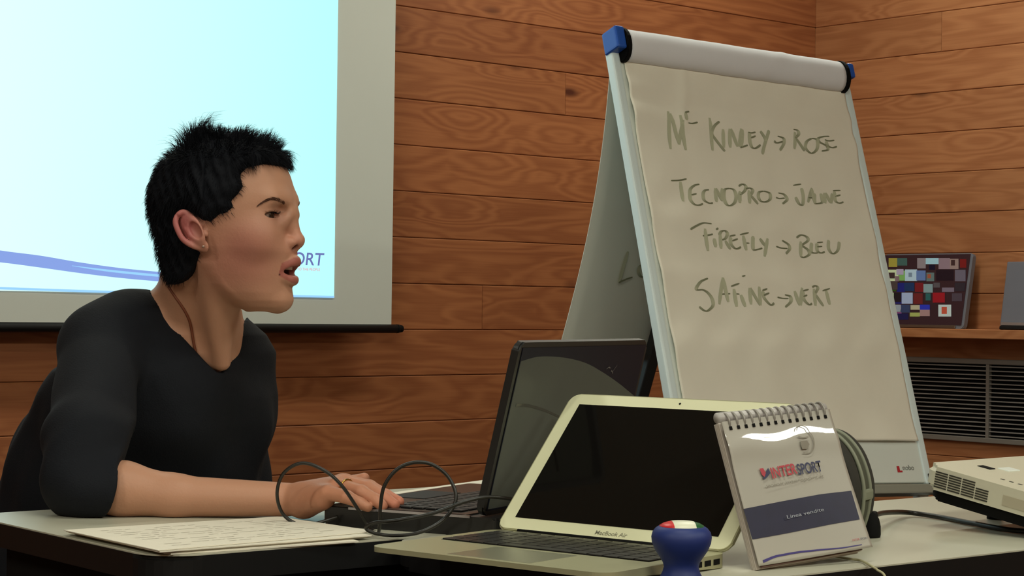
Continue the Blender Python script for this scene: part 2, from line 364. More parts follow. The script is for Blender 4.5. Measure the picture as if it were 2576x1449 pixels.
SD = 0.15
_, shz = rw(2420, 828, SD); sx0, _ = rw(2120, 828, SD)
t = thing('wall_shelf', 'narrow wooden shelf on the right plank wall under the collage display', 'shelf', MR)
box('shelf_board', (sx0, -SD, shz - 0.030), (-V_F - 1.5, -0.0015, shz), M_WOOD_R, t, 0.002)
# display with collage: stands on the shelf, leaning back
def leaning(dfront, tilt, xbl, ybl):
    lx, _ = rw(xbl, ybl, dfront); o = np.array([lx, -dfront, shz + 0.0005])
    Mw = MR @ Matrix.Translation(o) @ Matrix.Rotation(-tilt, 4, 'X'); return Mw
Md = leaning(0.10, 0.20, 2423, 815)
Mdi = np.array(Md)
def dpt(x, y):
    n = Mdi[:3, 1]; P = on_plane(x, y, n, Mdi[:3, 3]); q = Md.inverted() @ Vector(P); return q.x, q.z
W0 = -0.36; _, HT = dpt(2447, 636)
t = thing('collage_display', 'dark flat display with a mosaic of small pictures, on the wall shelf', 'display', Md)
M_SILV = mat('silver_plastic', rgb(128, 134, 148), 0.35, 0.3, noise=0.05, nscale=20)
M_DSCR = mat('display_glass', rgb(26, 16, 20), 0.2, spec=0.5, emit=rgb(48, 30, 34), estr=0.5)
prism('shell', rrect(W0, 0.0, 0, HT, 0.012), 0, 0.018, M_SILV, t, 0.002).matrix_local = Matrix(((1, 0, 0, 0), (0, 0, -1, 0.02), (0, 1, 0, 0), (0, 0, 0, 1)))
box('screen_glass', (W0 + 0.004, -0.0006, 0.012), (-0.0095, 0.002, HT - 0.004), M_DSCR, t)
box('chin_bar', (W0 + 0.03, -0.004, 0.0), (-0.03, 0.001, 0.011), mat('chin_bronze', rgb(96, 78, 66), 0.4, 0.3), t, 0.002)
tiles = [(200,275,320,400,(150,140,60)),(320,275,460,380,(60,90,85)),(600,275,720,420,(130,120,125)),(720,275,900,360,(150,190,205)),(765,370,850,440,(16,16,40)),
 (900,275,1060,430,(130,110,120)),(1060,285,1180,430,(140,120,115)),(1075,300,1130,380,(60,40,40)),(1200,290,1290,410,(110,25,25)),(310,430,410,510,(160,150,175)),(290,530,350,600,(120,100,105)),
 (430,435,600,595,(165,190,205)),(480,480,530,540,(110,130,150)),(590,450,720,590,(90,115,165)),(730,480,840,600,(90,110,110)),(745,500,795,560,(150,80,60)),(1130,440,1280,600,(96,90,104)),(990,465,1090,505,(190,185,185)),
 (420,620,560,740,(26,50,90)),(570,620,690,750,(110,28,34)),(690,640,820,760,(120,145,150)),(720,770,790,870,(40,90,90)),(830,620,920,690,(80,75,80)),(950,690,1120,750,(110,100,115)),
 (275,760,380,890,(30,24,30)),(385,760,540,915,(150,165,195)),(550,770,680,920,(100,34,36)),(820,760,990,900,(140,24,34)),(1090,770,1230,880,(70,60,70)),
 (280,930,370,1030,(140,150,160)),(375,930,500,1040,(50,62,96)),(510,935,640,1000,(170,165,140)),(640,930,780,1000,(40,50,170)),(500,1040,640,1095,(150,160,90)),(640,1000,780,1090,(150,120,120)),
 (900,930,1080,1095,(180,195,195)),(945,960,1020,1060,(180,80,60)),(320,1050,480,1140,(26,26,70)),(200,480,290,560,(60,45,45)),(230,600,330,720,(70,60,58)),(1130,620,1280,740,(44,38,46)),(870,440,1110,590,(30,18,28))]
V = []; Fc = []; cs = []
for i, (x0, y0, x1, y1, c) in enumerate(tiles):
    k = len(V)
    for (xx, yy) in ((x0, y1), (x1, y1), (x1, y0), (x0, y0)):
        dx, dz = dpt(2200 + xx / 5.571, 600 + yy / 5.571); V.append((min(dx, -0.012), -0.001 - 0.00004 * i, dz)); cs.append(rgb(*c))
    Fc.append((k, k + 1, k + 2, k + 3))
    if V[-3][0] < -0.17:                # the mosaic goes on behind the flip chart
        k = len(V)
        for q in range(4): v = V[k - 4 + q]; V.append((max(v[0] - 0.075, W0 + .01), v[1] + 0.0008, v[2])); cs.append(rgb(c[1], c[2], c[0]))
        Fc.append((k, k + 1, k + 2, k + 3))
mo = mesh('picture_mosaic', V, Fc, vcol_mat('mosaic_display', 0.4, 0.3, emis=0.22), t); set_tint(mo, cs); tag(mo, kind='stuff')
Mp = leaning(0.09, 0.18, 2514, 822); Mpi = np.array(Mp)
q = Mp.inverted() @ Vector(on_plane(2540, 658, Mpi[:3, 1], Mpi[:3, 3]))
t = thing('silver_display', 'plain silver grey flat display leaning on the shelf at the right edge', 'display', Mp)
box('panel_body', (0.0, 0.0, 0.012), (0.24, 0.014, q.z), M_SILV, t, 0.003, 2)
box('panel_base', (0.002, -0.006, 0.0), (0.238, 0.02, 0.0115), M_BLACK, t, 0.002)
box('panel_trim', (0.004, -0.003, 0.013), (0.236, -0.0005, 0.024), mat('panel_trim_metal', rgb(170, 172, 176), 0.25, 0.7), t, 0.001)

# ------------------------------------------------------------------ flip chart
def rotm(yaw, pit, rol):
    return np.array(Matrix.Rotation(yaw, 3, 'Z') @ Matrix.Rotation(pit, 3, 'X') @ Matrix.Rotation(rol, 3, 'Y'))
CO = np.array([0.5733, 4.2278, 1.0879]); CM = rotm(0.5989, -0.324, 0.0322)
MC = frame(CO, CM[:, 0], CM[:, 1], CM[:, 2]); MC = Matrix([[*CM[0], CO[0]], [*CM[1], CO[1]], [*CM[2], CO[2]], [0, 0, 0, 1]])
def cb(x, y, off=0.0):                 # pixel -> board local (x, z)
    o = CO + CM[:, 1] * off; P = on_plane(x, y, CM[:, 1], o); q = CM.T @ (P - CO); return q[0], q[2]
t_chart = t = thing('flip_chart', 'white flip chart easel with handwritten paper pad and blue clamp ends', 'flip chart', MC)
M_RAIL = mat('rail_enamel', rgb(228, 244, 246), 0.3, noise=0.02, nscale=8)
BW, BB, BT = 0.350, -0.478, 0.50
box('board', (-BW + 0.012, 0.0, BB + 0.004), (BW - 0.012, 0.012, BT), M_WHITEM, t, 0.002)
for s in (-1, 1):
    bm = bmesh.new(); x = s * (BW - 0.009); bm_box(bm, (x - 0.011, -0.004, BB), (x + 0.011, 0.022, BT + .01), 0.006, seg=3); from_bm('side_rail', bm, M_RAIL, t)
bm = bmesh.new(); bm_box(bm, (-BW, -0.012, BB - 0.022), (BW, 0.024, BB - 0.0005), 0.004, seg=2); tr = from_bm('bottom_tray', bm, mat('tray_enamel', rgb(150, 152, 140), 0.4, noise=.03, nscale=9), t)
for s in (-1, 1): box('corner_clip', (s * (BW + .001) - 0.012, -0.016, BB - 0.004), (s * (BW + .001) + 0.012, 0.028, BB + 0.024), M_BLACKM, t, 0.004, 2)
# paper: ripples are real relief
def pdisp(x, z):
    e = 0.0; zz = z + 0.03 * x
    e += 0.0052 * math.exp(-((zz - 0.335) / 0.030) ** 2) + 0.0038 * math.exp(-((zz - 0.405) / 0.020) ** 2) - 0.0015 * math.exp(-((zz - 0.37) / 0.012) ** 2)
    e += 0.0040 * math.exp(-((zz - 0.10) / 0.035) ** 2) + 0.0040 * math.exp(-((z + 0.17 - 0.03 * x) / 0.04) ** 2) + 0.003 * math.exp(-((z + 0.02) / 0.03) ** 2)
    e += 0.0013 * math.sin(31 * x + 3 * math.sin(9 * z)) * math.exp(-((z + 0.05) / 0.3) ** 2) + 0.0008 * math.sin(47 * x - 13 * z + 2 * math.sin(21 * z))
    f = 1.0 if z > 0.33 else math.exp(-((z - 0.33) / 0.02) ** 2)
    e += 0.0032 * math.exp(-((x + 0.175 - 0.25 * (z - .4)) / 0.014) ** 2) * f
    e += 0.006 * max(0, (-0.30 - z) / 0.08) ** 2 + 0.0015
    return -(0.004 + e)
PX0, PX1, PZ0, PZ1 = -0.322, 0.326, -0.381, 0.49
nx, nz = 110, 160; V = []; Fc = []
for layer in (0, 1):
    for j in range(nz + 1):
        for i in range(nx + 1):
            x = PX0 + (PX1 - PX0) * i / nx; z = PZ0 + (PZ1 - PZ0) * j / nz
            V.append((x, pdisp(x, z) + (0.0 if layer == 0 else 0.0025), z))
def gid(l, i, j): return l * (nx + 1) * (nz + 1) + j * (nx + 1) + i
for j in range(nz):
    for i in range(nx):
        Fc.append((gid(0, i, j), gid(0, i + 1, j), gid(0, i + 1, j + 1), gid(0, i, j + 1))); Fc.append((gid(1, i, j), gid(1, i, j + 1), gid(1, i + 1, j + 1), gid(1, i + 1, j)))
for i in range(nx): Fc.append((gid(1, i, 0), gid(1, i + 1, 0), gid(0, i + 1, 0), gid(0, i, 0)))
for j in range(nz):
    Fc.append((gid(0, 0, j), gid(0, 0, j + 1), gid(1, 0, j + 1), gid(1, 0, j))); Fc.append((gid(0, nx, j + 1), gid(0, nx, j), gid(1, nx, j), gid(1, nx, j + 1)))
pad = mesh('paper_pad', V, Fc, M_PAPER, t, True)
# turned-over pages rolled over the clamp
V = []; Fc = []; nxr = 60; na = 20
for i in range(nxr + 1):
    x = -0.318 + 0.630 * i / nxr
    for k in range(na):
        a = 2 * math.pi * k / na; ry, rz = 0.027, 0.0375
        wr_ = 1 + 0.05 * math.exp(-((x - 0.09 - 0.05 * math.sin(a)) / 0.016) ** 2) + 0.02 * math.sin(40 * x + 2 * a) * 0.4
        V.append((x, -0.010 + ry * wr_ * math.cos(a), 0.502 + rz * wr_ * math.sin(a)))
for i in range(nxr):
    for k in range(na): l = (k + 1) % na; Fc.append((i * na + k, i * na + l, (i + 1) * na + l, (i + 1) * na + k))
Fc.append(tuple(range(na))[::-1]); Fc.append(tuple(nxr * na + k for k in range(na)))
mesh('page_roll', V, Fc, mat('roll_paper', rgb(238, 240, 246), 0.85, spec=0.2, noise=0.04, nscale=15), t, True)
M_BLUE = mat('blue_clamp', rgb(38, 92, 190), 0.35, noise=0.05, nscale=30)
for s, x0, x1 in ((-1, -0.330, -0.318), (1, 0.312, 0.326)):
    prism('clamp_flange', [(0.029 * math.cos(a), 0.0400 * math.sin(a)) for a in [2 * math.pi * k / 24 for k in range(24)]], 0, x1 - x0, M_BLACKM, t, 0.002).matrix_local = Matrix(((0, 0, 1, x0), (1, 0, 0, -0.010), (0, 1, 0, 0.502), (0, 0, 0, 1)))
    a, b = (x0 - 0.026, x0) if s < 0 else (x1, x1 + 0.020)
    box('clamp_end', (a, -0.034, 0.484 if s < 0 else 0.494), (b, 0.018, 0.536 if s < 0 else 0.530), M_BLUE, t, 0.006, 3)
# rear and front legs
def chart_local(P): return CM.T @ (np.array(P) - CO)
def bar_between(name, A, B, w_, d_, m, parent):
    A, B = np.array(A, float), np.array(B, float); z = B - A; L_ = np.linalg.norm(z); z /= L_; x = np.array([1.0, 0, 0]) - z * z[0]; x /= np.linalg.norm(x); y = np.cross(z, x)
    o = box(name, (-w_ / 2, -d_ / 2, 0), (w_ / 2, d_ / 2, L_), m, parent, 0.003, 2)
    o.matrix_local = Matrix([[x[0], y[0], z[0], A[0]], [x[1], y[1], z[1], A[1]], [x[2], y[2], z[2], A[2]], [0, 0, 0, 1]]); return o
backh = np.array([-math.sin(0.5989), math.cos(0.5989), 0]); side = np.array([math.cos(0.5989), math.sin(0.5989), 0])
M_LEG = mat('dark_leg', rgb(40, 42, 44), 0.5, noise=.1, nscale=30)
A = at(1655, 720, 4.31); B = at(1586, 1000, 4.385); G = A + (B - A) * ((A[2] - 0.002) / (A[2] - B[2])); T0 = A + (A - B) * ((1.50 - A[2]) / (A[2] - B[2]))
topc = CO + CM[:, 2] * 0.47 + CM[:, 1] * 0.03
bar_between('rear_leg', chart_local(G), chart_local(A + (topc - A) * 0.95), 0.030, 0.024, M_LEG, t)
G2 = topc + backh * 0.9 + side * 0.10; G2[2] = 0.002
for s in (-1, 1):
    P0 = CO + CM @ np.array([s * 0.335, 0.026, BB + 0.05]); dr = -CM[:, 2]; P1 = P0 + dr * ((P0[2] - 0.003) / -dr[2])
    bar_between('front_leg', chart_local(P1), chart_local(P0), 0.028, 0.022, M_RAIL, t)
# hanging back sheet
TL = CO + CM @ np.array([-0.325, 0.030, 0.50]); TR = CO + CM @ np.array([0.325, 0.030, 0.50])
ph, LS = 0.28096, 0.6908
def sheetP(s, q, off=0.0):             # s across 0..1, q down 0..1
    qq = q
    base = TL * (1 - s) + TR * s + LS * qq * (backh * math.sin(ph) - np.array([0, 0, 1.0]) * math.cos(ph))
    bow = -0.030 * math.sin(math.pi * qq) * (1 - 0.3 * qq) + 0.006 * math.sin(5 * s + 4 * qq)
    return base + backh * (bow + off) * 1.0 + side * (0.012 * math.sin(math.pi * q))
V = []; Fc = []; n1, n2 = 20, 40
for off in (0.0, 0.002):
    for j in range(n2 + 1):
        for i in range(n1 + 1): V.append(chart_local(sheetP(i / n1, j / n2, off)))
K = (n1 + 1) * (n2 + 1)
for j in range(n2):
    for i in range(n1):
        a = j * (n1 + 1) + i; Fc.append((a, a + n1 + 1, a + n1 + 2, a + 1)); Fc.append((K + a, K + a + 1, K + a + n1 + 2, K + a + n1 + 1))
for j in range(n2): a = j * (n1 + 1); Fc.append((a, K + a, K + a + n1 + 1, a + n1 + 1)); a += n1; Fc.append((a, a + n1 + 1, K + a + n1 + 1, K + a))
a = n2 * (n1 + 1); Fc += [(a + i, a + i + 1, K + a + i + 1, K + a + i)[::-1] for i in range(n1)]
hs = mesh('turned_back_sheet', V, Fc, mat('back_sheet_paper', rgb(226, 228, 216), 0.85, spec=0.2, noise=0.04, nscale=9), t, True)
# handwriting: marker strokes
M_INK = vcol_mat('marker_ink', 0.8, 0.1)
def strokes(name, lines, ox, oy, sc, parent, plane=None):
    V = []; Fc = []; cs = []
    for pl in lines:
        P = [(ox + x / sc, oy + y / sc) for x, y in pl]
        P = catmull(P, 5) if len(P) > 2 else [np.array(P[0]) * (1 - k / 4) + np.array(P[1]) * k / 4 for k in range(5)]
        if plane is None: Q = []
        Q = []
        for p in P:
            if plane is None:
                x, z = cb(p[0], p[1], -0.004); Q.append(np.array([x, z]))
            else: Q.append(plane(p[0], p[1]))
        n = len(Q); k0 = len(V)
        for i in range(n):
            d = Q[min(i + 1, n - 1)] - Q[max(i - 1, 0)]; d = d / (np.linalg.norm(d) + 1e-9)
            vert = abs(d[1]); wd = 0.0013 + 0.0036 * vert ** 1.5
            nn = np.array([-d[1], d[0]])
            c = np.array(rgb(122, 126, 100)[:3]) * (1 - vert ** 2) + np.array(rgb(196, 199, 172)[:3]) * vert ** 2
            for s in (-1, 1):
                q = Q[i] + nn * wd * s * (0.6 if i in (0, n - 1) else 1)
                if plane is None: V.append((q[0], pdisp(q[0], q[1]) - 0.0009, q[1]))
                else: V.append(plane.lift(q))
                cs.append(c)
        Fc += [(k0 + 2 * i, k0 + 2 * i + 1, k0 + 2 * i + 3, k0 + 2 * i + 2) for i in range(n - 1)]
    o = mesh(name, V, Fc, M_INK, parent); set_tint(o, cs); return o
L1 = [[(90,120),(135,620)],[(115,150),(255,560)],[(255,560),(275,250)],[(240,180),(345,635)],[(305,150),(335,135),(370,125)],[(310,150),(325,250)],[(350,285),(410,290),(480,275)],
 [(650,210),(705,640)],[(780,260),(720,310),(685,380),(690,430),(740,490),(875,650)],[(830,365),(860,600)],[(915,360),(945,600)],[(930,360),(1040,590)],[(1060,590),(1070,360)],[(1085,370),(1090,590)],[(1075,605),(1120,590),(1170,575)],
 [(1165,410),(1210,415),(1265,405)],[(1180,400),(1195,520),(1230,600),(1280,612),(1345,570)],[(1205,478),(1270,455)],[(1330,390),(1395,480),(1410,520)],[(1445,380),(1410,520),(1375,690)],
 [(1520,520),(1560,545),(1635,530)],[(1560,460),(1640,490),(1650,560),(1610,640)],[(1800,400),(1800,625)],[(1785,362),(1840,375),(1850,430),(1800,485)],[(1810,490),(1870,560),(1940,650)],
 [(2020,490),(1960,530),(1950,610),(2030,680),(2095,640),(2105,560),(2080,500),(2020,490)],[(2260,460),(2180,465),(2110,490),(2130,540),(2220,590),(2240,640),(2165,655)],[(2195,510),(2250,525),(2325,515)],[(2210,530),(2240,590),(2300,615),(2360,600)]]
L2 = [[(140,298),(250,292),(355,272)],[(270,310),(300,580)],[(525,345),(460,360),(405,410),(395,480),(400,560),(450,620),(510,632),(570,610)],[(415,490),(485,475)],[(655,420),(600,430),(575,480),(590,560),(660,600),(710,595)],
 [(740,400),(760,580)],[(750,400),(840,570)],[(835,570),(835,400)],[(930,400),(870,420),(860,520),(890,610),(940,635),(1000,590),(1020,500),(990,420),(930,400)],[(1070,440),(1065,600)],[(1055,370),(1110,345),(1150,380),(1130,440),(1070,490)],
 [(1190,430),(1200,610)],[(1150,410),(1200,400),(1240,430),(1215,490)],[(1215,500),(1315,615)],[(1390,440),(1330,455),(1320,520),(1360,575),(1430,580),(1485,540),(1480,470),(1430,445),(1390,440)],
 [(1565,520),(1610,535),(1680,530)],[(1595,460),(1670,480),(1710,550),(1650,608)],[(1790,360),(1895,345)],[(1900,400),(1925,520),(1915,620),(1870,610),(1820,520)],[(2040,400),(1990,590)],[(2040,410),(2075,580)],[(1995,530),(2070,530)],
 [(2080,470),(2085,590),(2130,605),(2185,580),(2165,470)],[(2215,460),(2225,600)],[(2230,460),(2300,600)],[(2305,600),(2320,470)],[(2330,430),(2430,428)],[(2350,440),(2360,560),(2410,600),(2470,585)],[(2355,510),(2430,490)]]
L3 = [[(390,962),(480,910),(570,875),(680,885)],[(590,950),(640,1245)],[(565,1045),(640,1035),(700,1022)],[(720,1080),(745,1195)],[(740,960),(770,945)],[(800,1030),(815,1215)],[(785,1040),(810,990),(860,980),(895,1020),(870,1080),(820,1100)],[(870,1110),(945,1225)],
 [(925,1050),(1005,1035)],[(940,1060),(950,1150),(1020,1215),(1090,1190)],[(965,1110),(1040,1085)],[(1065,1030),(1180,1005)],[(1110,1040),(1165,1235)],[(1115,1140),(1200,1140)],[(1240,1050),(1255,1215),(1310,1225),(1370,1210)],[(1330,1085),(1405,1180)],[(1430,1085),(1405,1320)],
 [(1550,1190),(1620,1210),(1710,1215)],[(1630,1110),(1720,1160),(1740,1220),(1690,1285)],[(1830,1070),(1890,1035),(1960,1060),(1980,1110),(1900,1170)],[(1890,1120),(1900,1320)],[(1900,1170),(1990,1230),(2010,1290),(1940,1330),(1890,1310)],
 [(2030,1140),(2040,1260),(2120,1275)],[(2100,1140),(2175,1135)],[(2100,1150),(2110,1240),(2160,1275),(2210,1260)],[(2105,1195),(2170,1190)],[(2250,1110),(2260,1220),(2320,1285),(2385,1240),(2400,1130)]]
L4 = [[(630,870),(540,910),(485,990),(500,1020),(570,1020),(640,1060),(700,1140),(710,1230),(640,1300),(590,1300),(520,1250)],[(830,860),(800,1210)],[(830,860),(920,1180)],[(800,1085),(860,1075),(940,1072)],[(945,975),(1050,940)],[(985,1010),(1030,1245)],[(1000,1075),(1060,1080)],
 [(1080,1090),(1140,1250)],[(1085,845),(1130,835)],[(1190,1000),(1215,1220)],[(1200,1000),(1340,1230)],[(1345,1230),(1325,980)],[(1370,1030),(1440,1005)],[(1380,1040),(1400,1130),(1490,1220),(1540,1195)],[(1390,1095),(1470,1060)],
 [(1585,1115),(1650,1130),(1730,1135)],[(1680,1085),(1750,1110),(1760,1180),(1690,1250)],[(1800,1040),(1880,1230)],[(1890,1230),(1895,1000)],[(1910,1040),(1985,1020)],[(1910,1045),(1930,1150),(2000,1220),(2040,1205)],[(1920,1115),(1970,1095)],
 [(2060,1010),(2090,1235)],[(2035,990),(2080,970),(2115,1000),(2080,1070)],[(2080,1080),(2200,1240)],[(2180,1035),(2280,1005)],[(2230,1030),(2285,1220)]]
for Ls, oy in ((L1, 260), (L2, 400), (L3, 400), (L4, 540)): tag(strokes('handwriting', Ls, 1660, oy, 5.367, pad), kind='stuff')
class BackPlane:
    n = np.cross(side, (backh * math.sin(ph) - np.array([0, 0, 1.0]) * math.cos(ph))); dn = backh * math.sin(ph) - np.array([0, 0, 1.0]) * math.cos(ph); o = sheetP(0.15, 0.7, -0.0015)
    def __call__(self, x, y): P = on_plane(x, y, self.n, self.o); return np.array([(P - self.o) @ side, (P - self.o) @ -self.dn])
    def lift(self, q): P = self.o + side * q[0] - self.dn * q[1] - backh * 0.004; return chart_local(P)
BP = BackPlane()
tag(strokes('handwriting', [[(510,395),(450,598)],[(450,598),(500,575),(540,562)],[(630,475),(590,490),(580,530),(600,560),(640,555),(665,520),(650,485)],[(545,85),(560,90)]], 1380, 480, 2.587, hs, BP), kind='stuff')
# maker mark on the board
lx, lz = cb(2262, 1184); M_RED = mat('red_print', rgb(190, 40, 50), 0.6); M_GREYP = mat('grey_print', rgb(110, 112, 108), 0.6)
mm = mesh('maker_mark', [(lx - .006, -.0008, lz + .010), (lx + .002, -.0008, lz + .010), (lx + .002, -.0008, lz), (lx + .009, -.0008, lz), (lx + .009, -.0008, lz - .004), (lx - .006, -.0008, lz - .004)], [(5, 4, 3, 2, 1, 0)], M_RED, t)
text_mesh('maker_word', 'nobo', 0.017, M_GREYP, t, Matrix.Translation((lx + .011, -.0008, lz + 0.001)) @ RX)

# ------------------------------------------------------------------ tables
TA = math.radians(39.0); T1 = np.array([math.cos(TA), math.sin(TA), 0]); T2 = np.array([-math.sin(TA), math.cos(TA), 0])
M_LAM = mat('grey_laminate', rgb(188, 186, 168), 0.35, spec=0.5, noise=0.03, nscale=6)
def table(label, u0, u1, v0, v1):
    t = thing('folding_table', label, 'table', frame(T1 * (u0 + u1) / 2 + T2 * (v0 + v1) / 2, T1), 'narrow seminar tables')
    hx, hy = (u1 - u0) / 2, (v1 - v0) / 2
    prism('tabletop', rrect(-hx, hx, -hy, hy, 0.05, 8), 0.7485, 0.75, M_LAM, t)
    prism('edge_band', rrect(-hx - .001, hx + .001, -hy - .001, hy + .001, 0.051, 8), 0.722, 0.7484, M_BLACK, t, 0.004, 2)
    bm = bmesh.new()
    for a, b in (((-hx + .05, -hy + .03, .66), (hx - .05, -hy + .05, .7215)), ((-hx + .05, hy - .05, .66), (hx - .05, hy - .03, .7215)), ((-hx + .03, -hy + .05, .66), (-hx + .05, hy - .05, .7215)), ((hx - .05, -hy + .05, .66), (hx - .03, hy - .05, .7215))): bm_box(bm, a, b)
    from_bm('apron', bm, M_BLACKM, t)
    for sx in (-1, 1):
        for sy in (-1, 1): tube('leg', [(sx * (hx - .09), sy * (hy - .08), 0.002), (sx * (hx - .09), sy * (hy - .08), 0.72)], 0.014, M_BLACKM, t, 12)
    return t
tl = table('grey laminate table with rounded corners that the woman leans her arm on', 0.935, 2.00, 1.706, 2.172)
tr_ = table('grey laminate table in front, carrying the projector and the desk calendar', 1.205, 2.60, 1.262, 1.703)
q = tl.matrix_world.inverted() @ Vector(on_z(520, 1412, 0.735))
box('edge_latch', (q.x - .012, q.y - .003, 0.730), (q.x + .010, q.y + .004, 0.738), mat('latch_metal', rgb(150, 150, 145), 0.25, 0.8), tl, 0.001)

# ------------------------------------------------------------------ papers
def sheet(name, pxs, z, label, group, cat='paper', th=0.0012, m=M_PAPER2, curl=0.0):
    P = [on_z(x, y, z) for x, y in pxs]; c = sum(P) / 4; n = 14; V = []; Fc = []
    o = thing_mesh = None
    for lay in (0, 1):
        for j in range(n + 1):
            for i in range(n + 1):
                s, q_ = i / n, j / n
                p = (P[0] * (1 - s) + P[1] * s) * (1 - q_) + (P[3] * (1 - s) + P[2] * s) * q_ - c
                p = p + np.array([0, 0, th * lay + curl * (max(0, s - 0.6) / 0.4) ** 2 * (1 - q_) ** 1]); V.append(p)
    K = (n + 1) ** 2; g = lambda l, i, j: l * K + j * (n + 1) + i
    for j in range(n):
        for i in range(n): Fc.append((g(1, i, j), g(1, i + 1, j), g(1, i + 1, j + 1), g(1, i, j + 1))); Fc.append((g(0, i, j), g(0, i, j + 1), g(0, i + 1, j + 1), g(0, i + 1, j)))
    for i in range(n):
        Fc += [(g(0, i, 0), g(0, i + 1, 0), g(1, i + 1, 0), g(1, i, 0)), (g(0, i + 1, n), g(0, i, n), g(1, i, n), g(1, i + 1, n)), (g(0, 0, i + 1), g(0, 0, i), g(1, 0, i), g(1, 0, i + 1)), (g(0, n, i), g(0, n, i + 1), g(1, n, i + 1), g(1, n, i))]
    o = mesh(name, V, Fc, m); o.location = c; return tag(o, label, cat, group)
GP = 'sheets in the pile beside the arm'
# corners: left, near, right, far
sheet('paper_sheet', [(182, 1341), (430, 1396), (902, 1364), (700, 1316)], 0.7503, 'bottom sheet of the paper pile, reaching out to the right', GP, th=0.0016)
sheet('paper_sheet', [(172, 1340), (412, 1393), (925, 1353), (700, 1310)], 0.7521, 'second sheet from the bottom of the paper pile beside the arm', GP, th=0.0016, m=mat('sheet_grey', rgb(190, 184, 172), .8, noise=.02))
sheet('paper_sheet', [(166, 1338), (402, 1390), (935, 1349), (700, 1308)], 0.7540, 'sheet just under the top one in the paper pile beside the arm', GP, th=0.0012)
tops = sheet('paper_sheet', [(160, 1335), (398, 1386), (948, 1338), (700, 1301)], 0.7556, 'top sheet of the paper pile beside the arm, with faint printed lines', GP, th=0.0008, curl=0.0)
V = []; Fc = []; rnd = random.Random(4); c0 = np.array(tops.location)
PP = [on_z(x, y, 0.7566) - c0 for x, y in ((160, 1335), (398, 1386), (948, 1338), (700, 1301))]
for row in range(11):
    q0 = 0.10 + row * 0.075; s = 0.12
    while s < 0.86:
        ln = rnd.uniform(0.02, 0.09)
        if rnd.random() < (0.55 if row % 3 else 0.8):
            k = len(V)
            for (a, b) in ((s, q0), (s, q0 + .008), (min(s + ln, .9), q0 + .008), (min(s + ln, .9), q0)):
                a_, b_ = b, a
                V.append((PP[0] * (1 - a_) + PP[1] * a_) * (1 - b_) + (PP[3] * (1 - a_) + PP[2] * a_) * b_)
            Fc.append((k, k + 1, k + 2, k + 3))
        s += ln + 0.012
tag(mesh('printed_lines', V, Fc, mat('faint_print', rgb(200, 193, 178), 0.8), tops), kind='stuff')
a0 = on_z(998, 1240, .7503); a1 = on_z(1215, 1210, .7503); d_ = (a1 - a0); d_ /= np.linalg.norm(d_); nrm_ = np.array([d_[1], -d_[0], 0])
C_ = [a0 - d_ * .02, a0 - d_ * .02 + nrm_ * .21, a0 + d_ * .277 + nrm_ * .21, a0 + d_ * .277]; cc = sum(C_) / 4
bs = mesh('document', [p - cc for p in C_] + [p - cc + np.array([0, 0, .0015]) for p in C_], [(0, 1, 2, 3)[::-1], (4, 5, 6, 7), (0, 1, 5, 4), (1, 2, 6, 5), (2, 3, 7, 6), (3, 0, 4, 7)], M_PAPER2)
bs.location = cc; tag(bs, 'white sheet of paper lying behind the open black laptop', 'paper')

# ------------------------------------------------------------------ black laptop
def laptop_axes(X, Y, yaw, bsign): pass
bx = np.array([math.cos(1.0855), math.sin(1.0855), 0]); bbk = np.array([math.sin(1.0855), -math.cos(1.0855), 0])
BL = np.array([-0.0376, 2.1221, 0.7505]); W, Lb, Dp = 0.344, 0.197, 0.20
Mb = frame(BL, -bx, None, None)        # local x = -bx, y = z x ux
# local frame: x along hinge toward the camera end (negative inside), y away from user?
uy = np.cross([0, 0, 1.0], -bx); sgn = 1 if uy @ bbk > 0 else -1
t = thing('black_laptop', 'open black laptop the woman types on, its glossy dark lid seen from behind', 'laptop', Mb)
M_LAP = mat('laptop_black', rgb(26, 26, 26), 0.4, noise=0.12, nscale=50)
M_DECK = mat('laptop_deck', rgb(66, 58, 54), 0.3, 0.3, noise=0.06, nscale=40)
prism('base', rrect(-W, 0, -Dp if sgn > 0 else 0, 0.03 if sgn > 0 else Dp, 0.008), 0.0, 0.021, M_LAP, t, 0.003, 2)
prism('palm_rest', rrect(-W + .004, -.004, -Dp + .004, -0.012, 0.006), 0.0212, 0.0228, M_DECK, t, 0.0006, 1)
box('silver_trim', (-0.0025, -Dp * 0.82, 0.0195), (0.0006, -0.006, 0.0222), mat('trim_chrome', rgb(170, 165, 170), 0.2, 0.8), t)
M_KEY = mat('keycap', rgb(20, 20, 21), 0.45)
kb = None
box('touchpad', (-0.215, -Dp + .012, 0.0229), (-0.125, -Dp + .062, 0.0235), M_BLACK, t, 0.0003)
for r in range(6):
    for c in range(15):
        x = -W + 0.018 + c * (W - 0.036) / 15; y = -Dp + 0.075 + r * 0.0165
        if kb is None: o = box('key', (0, 0, 0), ((W - .036) / 15 - .003, 0.0137, 0.0022), M_KEY, t, 0.0008); kb = o.data
        else: o = link('key', kb, None, t)
        o.location = (x, y, 0.0229)
